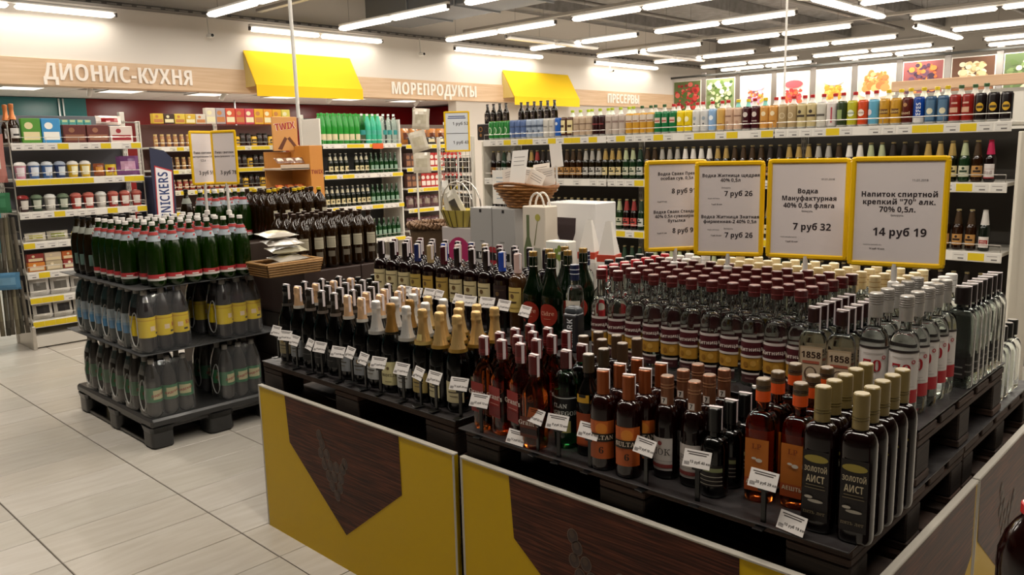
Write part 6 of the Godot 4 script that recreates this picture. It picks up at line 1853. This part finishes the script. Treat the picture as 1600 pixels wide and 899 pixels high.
	part(ps, "sheet", m.done(), "paper")
	# kraft bag with bottle picture
	var kb := thing("gift_bag", "tall cream paper bag printed with a bottle and a glass", "bag", Vector3(2.8, Y_HIGH, -2.51), T)
	m = MB.new()
	m.k("cfc4b4").box(Vector3(0, 0.22, 0), Vector3(0.14, 0.44, 0.09), 0.004)
	part(kb, "bag_body", m.done(), "paper")
	m = MB.new()
	var z := 0.0456
	m.k("5f6a48").poly(PackedVector2Array([Vector2(-0.062, 0.02), Vector2(-0.062, 0.24), Vector2(-0.044, 0.3), Vector2(-0.044, 0.4), Vector2(-0.026, 0.4), Vector2(-0.026, 0.3), Vector2(-0.008, 0.24), Vector2(-0.008, 0.02)]), z)
	m.k("9a9888").poly(PackedVector2Array([Vector2(-0.005, 0.06), Vector2(-0.018, 0.16), Vector2(-0.005, 0.25), Vector2(0.04, 0.25), Vector2(0.052, 0.16), Vector2(0.04, 0.06)]), z + 0.0004)
	m.k("6a6a3c").poly(PackedVector2Array([Vector2(0.0, 0.26), Vector2(0.024, 0.38), Vector2(0.027, 0.38), Vector2(0.006, 0.26)]), z + 0.0002)
	m.k("a8a04c").disc(0.016, 0.39, -z - 0.0004, 0.026)
	part(kb, "bottle_print", m.done(), "print")
	m = MB.new()
	m.k("dcd4c8")
	for s in [-1, 1]:
		var pts := []
		for q in 9:
			var t := PI * q / 8
			pts.append(Vector3(cos(t) * 0.045, 0.43 + sin(t) * 0.07, s * 0.02))
		m.tube(pts, 0.005, 5)
	part(kb, "rope_handle", m.done(), "cloth")
	# white box with wine glass picture
	var wb := thing("gift_box", "white gift box with a red wine glass picture", "gift box", Vector3(2.99, Y_LOW + 0.154, -2.42), T)
	m = MB.new()
	m.k("dedbd8").box(Vector3(0, 0.225, 0), Vector3(0.29, 0.45, 0.16), 0.004)
	part(wb, "box", m.done(), "gloss")
	m = MB.new()
	m.k("3a2c30").poly(PackedVector2Array([Vector2(-0.085, 0.38), Vector2(-0.083, 0.31), Vector2(-0.055, 0.25), Vector2(-0.025, 0.235), Vector2(0.005, 0.25), Vector2(0.03, 0.31), Vector2(0.035, 0.38)]), 0.0806)
	m.k("8a8484").box(Vector3(-0.025, 0.19, 0.0806), Vector3(0.008, 0.1, 0.0006))
	part(wb, "glass_print", m.done(), "print")
	var fb := thing("gift_bag", "small white bag with a green flower print", "bag", Vector3(2.7, Y_HIGH, -2.3), T)
	m = MB.new()
	m.k("d8d6cc").box(Vector3(0, 0.15, 0), Vector3(0.12, 0.3, 0.07), 0.004)
	part(fb, "bag_body", m.done(), "paper")
	m = MB.new()
	m.k("7a8a3c")
	for q in 6:
		m.disc(0.012, 0.25 + 0.02 * cos(q), -0.0354 - 0.0002 * q, 0.02 + 0.02 * sin(q * 1.05), 1.3, 8)
	m.k("6a7a4c").box(Vector3(0.02, 0.15, 0.0354), Vector3(0.003, 0.17, 0.0004))
	part(fb, "flower_print", m.done(), "print")
	for q in 2:
		var o := thing("bottle_carrier", "white folded carton with red stripe, %s of two" % ["farther", "nearer"][q], "carton", Vector3(2.8 - 0.03 * q, Y_HIGH + 0.002, -2.22 + 0.13 * q), T + 0.3)
		m = MB.new()
		m.k("d6d0c8").box(Vector3(0, 0.1, 0), Vector3(0.09, 0.2, 0.09), 0.003)
		var a := [Vector3(-0.045, 0.2, 0.045), Vector3(0.045, 0.2, 0.045), Vector3(0.012, 0.385, 0.01), Vector3(-0.012, 0.385, 0.01)]
		m.quad_out(a[0], a[1], a[2], a[3], Vector3(0, 0, 1))
		m.quad_out(Vector3(-0.045, 0.2, -0.045), Vector3(0.045, 0.2, -0.045), Vector3(0.012, 0.385, -0.01), Vector3(-0.012, 0.385, -0.01), Vector3(0, 0, -1))
		m.quad_out(Vector3(-0.045, 0.2, 0.045), Vector3(-0.045, 0.2, -0.045), Vector3(-0.012, 0.385, -0.01), Vector3(-0.012, 0.385, 0.01), Vector3(-1, 0, 0))
		m.quad_out(Vector3(0.045, 0.2, 0.045), Vector3(0.045, 0.2, -0.045), Vector3(0.012, 0.385, -0.01), Vector3(0.012, 0.385, 0.01), Vector3(1, 0, 0))
		part(o, "carton_body", m.done(), "paper")
		m = MB.new()
		m.k("b8402c").box(Vector3(0, 0.232, 0.0), Vector3(0.0815, 0.03, 0.0835))
		part(o, "red_stripe", m.done(), "print")

func displays() -> void:
	# caramel bar display across the aisle
	var o := thing("bar_display", "orange cardboard display stand for chocolate bars", "display stand", Vector3(4.75, 0, -7.6), 0.0)
	var m := MB.new()
	m.k("bd7c34").box(Vector3(0.16, 0.83, -0.2), Vector3(0.16, 1.66, 0.4), 0.003)
	part(o, "side_wall", m.done(), "print")
	m = MB.new()
	m.k("a8702f").box(Vector3(-0.06, 0.8, -0.38), Vector3(0.36, 1.6, 0.02), 0.003)
	part(o, "back_wall", m.done(), "print")
	for q in 5:
		m = MB.new()
		m.k("b4a08c").box(Vector3(-0.1, 0.3 + 0.28 * q, -0.19), Vector3(0.34, 0.02, 0.38), 0.003)
		m.box(Vector3(-0.1, 0.32 + 0.28 * q, -0.005), Vector3(0.34, 0.05, 0.01), 0.002)
		part(o, "tray", m.done(), "print")
	m = MB.new()
	m.k("c28a4c").box(Vector3(-0.02, 1.79, -0.3), Vector3(0.3, 0.36, 0.02), 0.004)
	part(o, "header", m.done(), "print")
	m = MB.new()
	m.at(Vector3(0, 0, -0.2895))
	m.k("d8c8b8").write(glyphs("TWIX"), 0.105, 1.87, -0.0006, -0.02, 1.0, 0.12)
	m.k("9a1c1c").write(glyphs("TWIX"), 0.098, 1.87, -0.0012, -0.02, 1.0, 0.12)
	m.k("5a2c14").poly(PackedVector2Array([Vector2(-0.12, 1.63), Vector2(-0.03, 1.76), Vector2(0.0, 1.74), Vector2(-0.07, 1.62)]), 0.0008)
	m.poly(PackedVector2Array([Vector2(0.1, 1.62), Vector2(0.0, 1.74), Vector2(0.03, 1.76), Vector2(0.12, 1.65)]), 0.001)
	m.at(Vector3.ZERO)
	m.k("7a1c14").write(glyphs("TWIX"), 0.06, 1.38, -0.0012, 0.16, 1.0, 0.0)
	part(o, "lettering", m.done(), "print")
	for lv in 4:
		for q in 3:
			var t := part(self, numbered("chocolate_bar_pack"), pouch_mesh(0.11, 0.09, 0.04, ["8a8478", "6a3c30", "a8482c", "7a5a4c"][lv], ["b4aca0", "c8b4a4", "c87a3c", "c8c0b0"][lv]), "gloss")
			t.transform = Transform3D(Basis.from_euler(Vector3(-0.9, 0.2 * sin(q + lv), 0)), Vector3(4.54 + 0.108 * q, 0.64 + 0.28 * lv, -7.68))
			tag(t, "chocolate bar pack on the orange stand, %s tray, %s" % [["lowest", "second", "third", "top"][lv], nth(q)], "bar pack", "bars on the orange stand")
	# dark blue header of the nut bar display beside the sweets shelf
	var s := thing("bar_display", "dark blue display stand with a slanted white and red name", "display stand", Vector3(3.15, 0, -7.42), 0.0)
	m = MB.new()
	m.k("232a44").box(Vector3(0.03, 0.7, -0.2), Vector3(0.2, 1.4, 0.36), 0.004)
	part(s, "stand_body", m.done(), "print")
	m = MB.new()
	m.k("232a44").poly(PackedVector2Array([Vector2(-0.07, 1.2), Vector2(0.13, 1.2), Vector2(0.13, 1.56), Vector2(0.06, 1.63), Vector2(-0.07, 1.66)]), -0.018)
	m.box(Vector3(0.03, 1.44, -0.03), Vector3(0.19, 0.2, 0.018))
	part(s, "header", m.done(), "print")
	m = MB.new()
	m.k("b02c34").poly(PackedVector2Array([Vector2(-0.055, 1.0), Vector2(0.1, 0.97), Vector2(0.12, 1.45), Vector2(-0.04, 1.5)]), -0.0165)
	m.k("e0dce0").poly(PackedVector2Array([Vector2(-0.045, 1.01), Vector2(0.092, 0.985), Vector2(0.11, 1.44), Vector2(-0.032, 1.485)]), -0.016)
	m.at(Vector3(0, 0, -0.0159))
	m.k("28386c").write(glyphs("SNICKERS"), 0.125, 1.23, -0.0008, 0.03, 0.72, PI / 2)
	part(s, "lettering", m.done(), "print")
	# wire rack and notice at the far end of the beer shelf
	var w := thing("wire_rack", "white wire grid rack holding dark packs beside the beer shelf", "rack", Vector3(5.3, 0, -6.06), -PI / 2)
	m = MB.new()
	m.k("d6d1c8")
	for q in 9:
		m.tube([Vector3(0.055 * q, 0.2, 0), Vector3(0.055 * q, 1.6, 0)], 0.0035, 4)
	for q in 26:
		m.tube([Vector3(0, 0.2 + 0.055 * q, 0), Vector3(0.44, 0.2 + 0.055 * q, 0)], 0.0035, 4)
	part(w, "wire_grid", m.done(), "steel")
	m = MB.new()
	m.k("d2ccc0")
	for q in 2:
		m.box(Vector3(-0.02 + 0.48 * q, 0.85, -0.02), Vector3(0.03, 1.7, 0.03), 0.004)
		m.box(Vector3(-0.02 + 0.48 * q, 0.02, -0.1), Vector3(0.03, 0.04, 0.4), 0.004)
	part(w, "rack_frame", m.done(), "paint")
	for lv in 3:
		for q in 5:
			var t := part(self, numbered("seed_pack"), pouch_mesh(0.08, 0.14, 0.03, "2a2220", "5a5048"), "gloss")
			t.transform = Transform3D(Basis.from_euler(Vector3(0, -PI / 2, 0)), Vector3(5.36, 1.02 + 0.17 * lv, -6.01 + 0.088 * q))
			tag(t, "dark pack behind the wire grid, level %s, %s" % [["one", "two", "three"][lv], nth(q)], "pack", "dark packs behind the wire grid")
	for q in 3:
		var t := part(self, numbered("snack_bag"), pouch_mesh(0.17, 0.2, 0.09, "c8bfae", ["b8af9a", "bdb39c"][q % 2]), "gloss")
		t.transform = Transform3D(Basis.from_euler(Vector3(0, -0.8, 0.25 * sin(q * 1.7))), Vector3(5.2, 1.36 + 0.21 * q, -6.2))
		tag(t, "pale cracker bag hung beside the wire grid, %s" % nth(q), "bag", "hung cracker bags")
	var hs := thing("hanging_strip", "thin white strip the pale cracker bags hang on", "strip", Vector3(5.2, 0, -6.26))
	m = MB.new()
	m.k("cfcac2").box(Vector3(0, 1.0, -0.02), Vector3(0.02, 2.0, 0.006), 0.001)
	part(hs, "strip", m.done(), "plastic")
	m = MB.new()
	m.k("cfcac2").box(Vector3(0, 0.01, -0.02), Vector3(0.2, 0.02, 0.2), 0.003)
	part(hs, "foot_plate", m.done(), "plastic")
	var n := thing("price_sign", "yellow framed notice with two prices at the far end of the beer shelf", "sign", Vector3(4.69, 1.56, -5.12), -0.8)
	m = MB.new()
	m.k("e0b410")
	for e in [-1, 1]:
		m.box(Vector3(e * 0.1, 0.165, 0), Vector3(0.014, 0.33, 0.012), 0.003)
		m.box(Vector3(0, 0.165 + e * 0.16, 0), Vector3(0.2, 0.014, 0.012), 0.003)
	part(n, "frame", m.done(), "plastic")
	m = MB.new()
	m.k("cdd0d4").box(Vector3(0, 0.165, 0), Vector3(0.19, 0.31, 0.003))
	part(n, "paper_sheet", m.done(), "paper")
	m = MB.new()
	m.k("3c4c7c")
	for q in [[0.29, 0.14], [0.275, 0.15]]:
		m.box(Vector3(0, q[0], 0.002), Vector3(q[1], 0.008, 0.0006))
	m.k("4a4648").box(Vector3(0, 0.15, 0.002), Vector3(0.18, 0.005, 0.0006))
	m.write(glyphs("1 руб 52"), 0.034, 0.23, -0.0022, 0.03)
	m.write(glyphs("1 руб 43"), 0.034, 0.075, -0.0022, 0.03)
	part(n, "lettering", m.done(), "print")
	m = MB.new()
	m.k("cfcac4").tube([Vector3(0, 0.01, -0.01), Vector3(0, -0.6, -0.01), Vector3(0, -1.56, -0.01)], 0.008, 6)
	part(n, "post", m.done(), "plastic")
	# pair of yellow signs on the left pallet
	for q in 2:
		frame_sign(Vector3(2.2 + 0.075 * q, 1.345 - 0.115, -4.585 + 0.12 * q), 0.35 - 1.55 * q, 0.185, 0.31, 0.172, [["Пиво светлое", 0.02, 0.0, 0.03], ["пастеризованное 1,35", 0.014, 0.0, 0.008], ["1,5 л", 0.018, 0.0, -0.014], ["3 руб 59", 0.03, 0.02, -0.085]] if q == 0 else [["Пиво светлое", 0.02, 0.0, 0.03], ["фильтрованное 1,5л", 0.014, 0.0, 0.008], ["3 руб 78", 0.03, 0.02, -0.085]], "yellow framed beer price sign over the green bottles, %s leaf" % ["left", "right"][q])
	# bottle at the right edge, on a crate below the frame
	var c := thing("drink_crate", "dark crate carrying the red capped brown bottle", "crate", Vector3(1.22, 0, -0.31), 0.0)
	m = MB.new()
	m.k("2c2622").box(Vector3(0.24, 0.34, 0.2), Vector3(0.48, 0.68, 0.4), 0.006)
	part(c, "crate_body", m.done(), "plastic")
	spawn(protos.pet_cola, "soda_bottle", "brown soda bottle with red cap at the right edge", "bottle", Vector3(1.415, 0.681, -0.243), -1.2)

func _ready() -> void:
	rng.seed = 20240
	set_camera()
	set_environment()
	setup_materials()
	lights()
	hall()
	make_products()
	island()
	plastic_pallet()
	gifts()
	beer_shelf()
	left_shelf()
	far_shelves()
	displays()
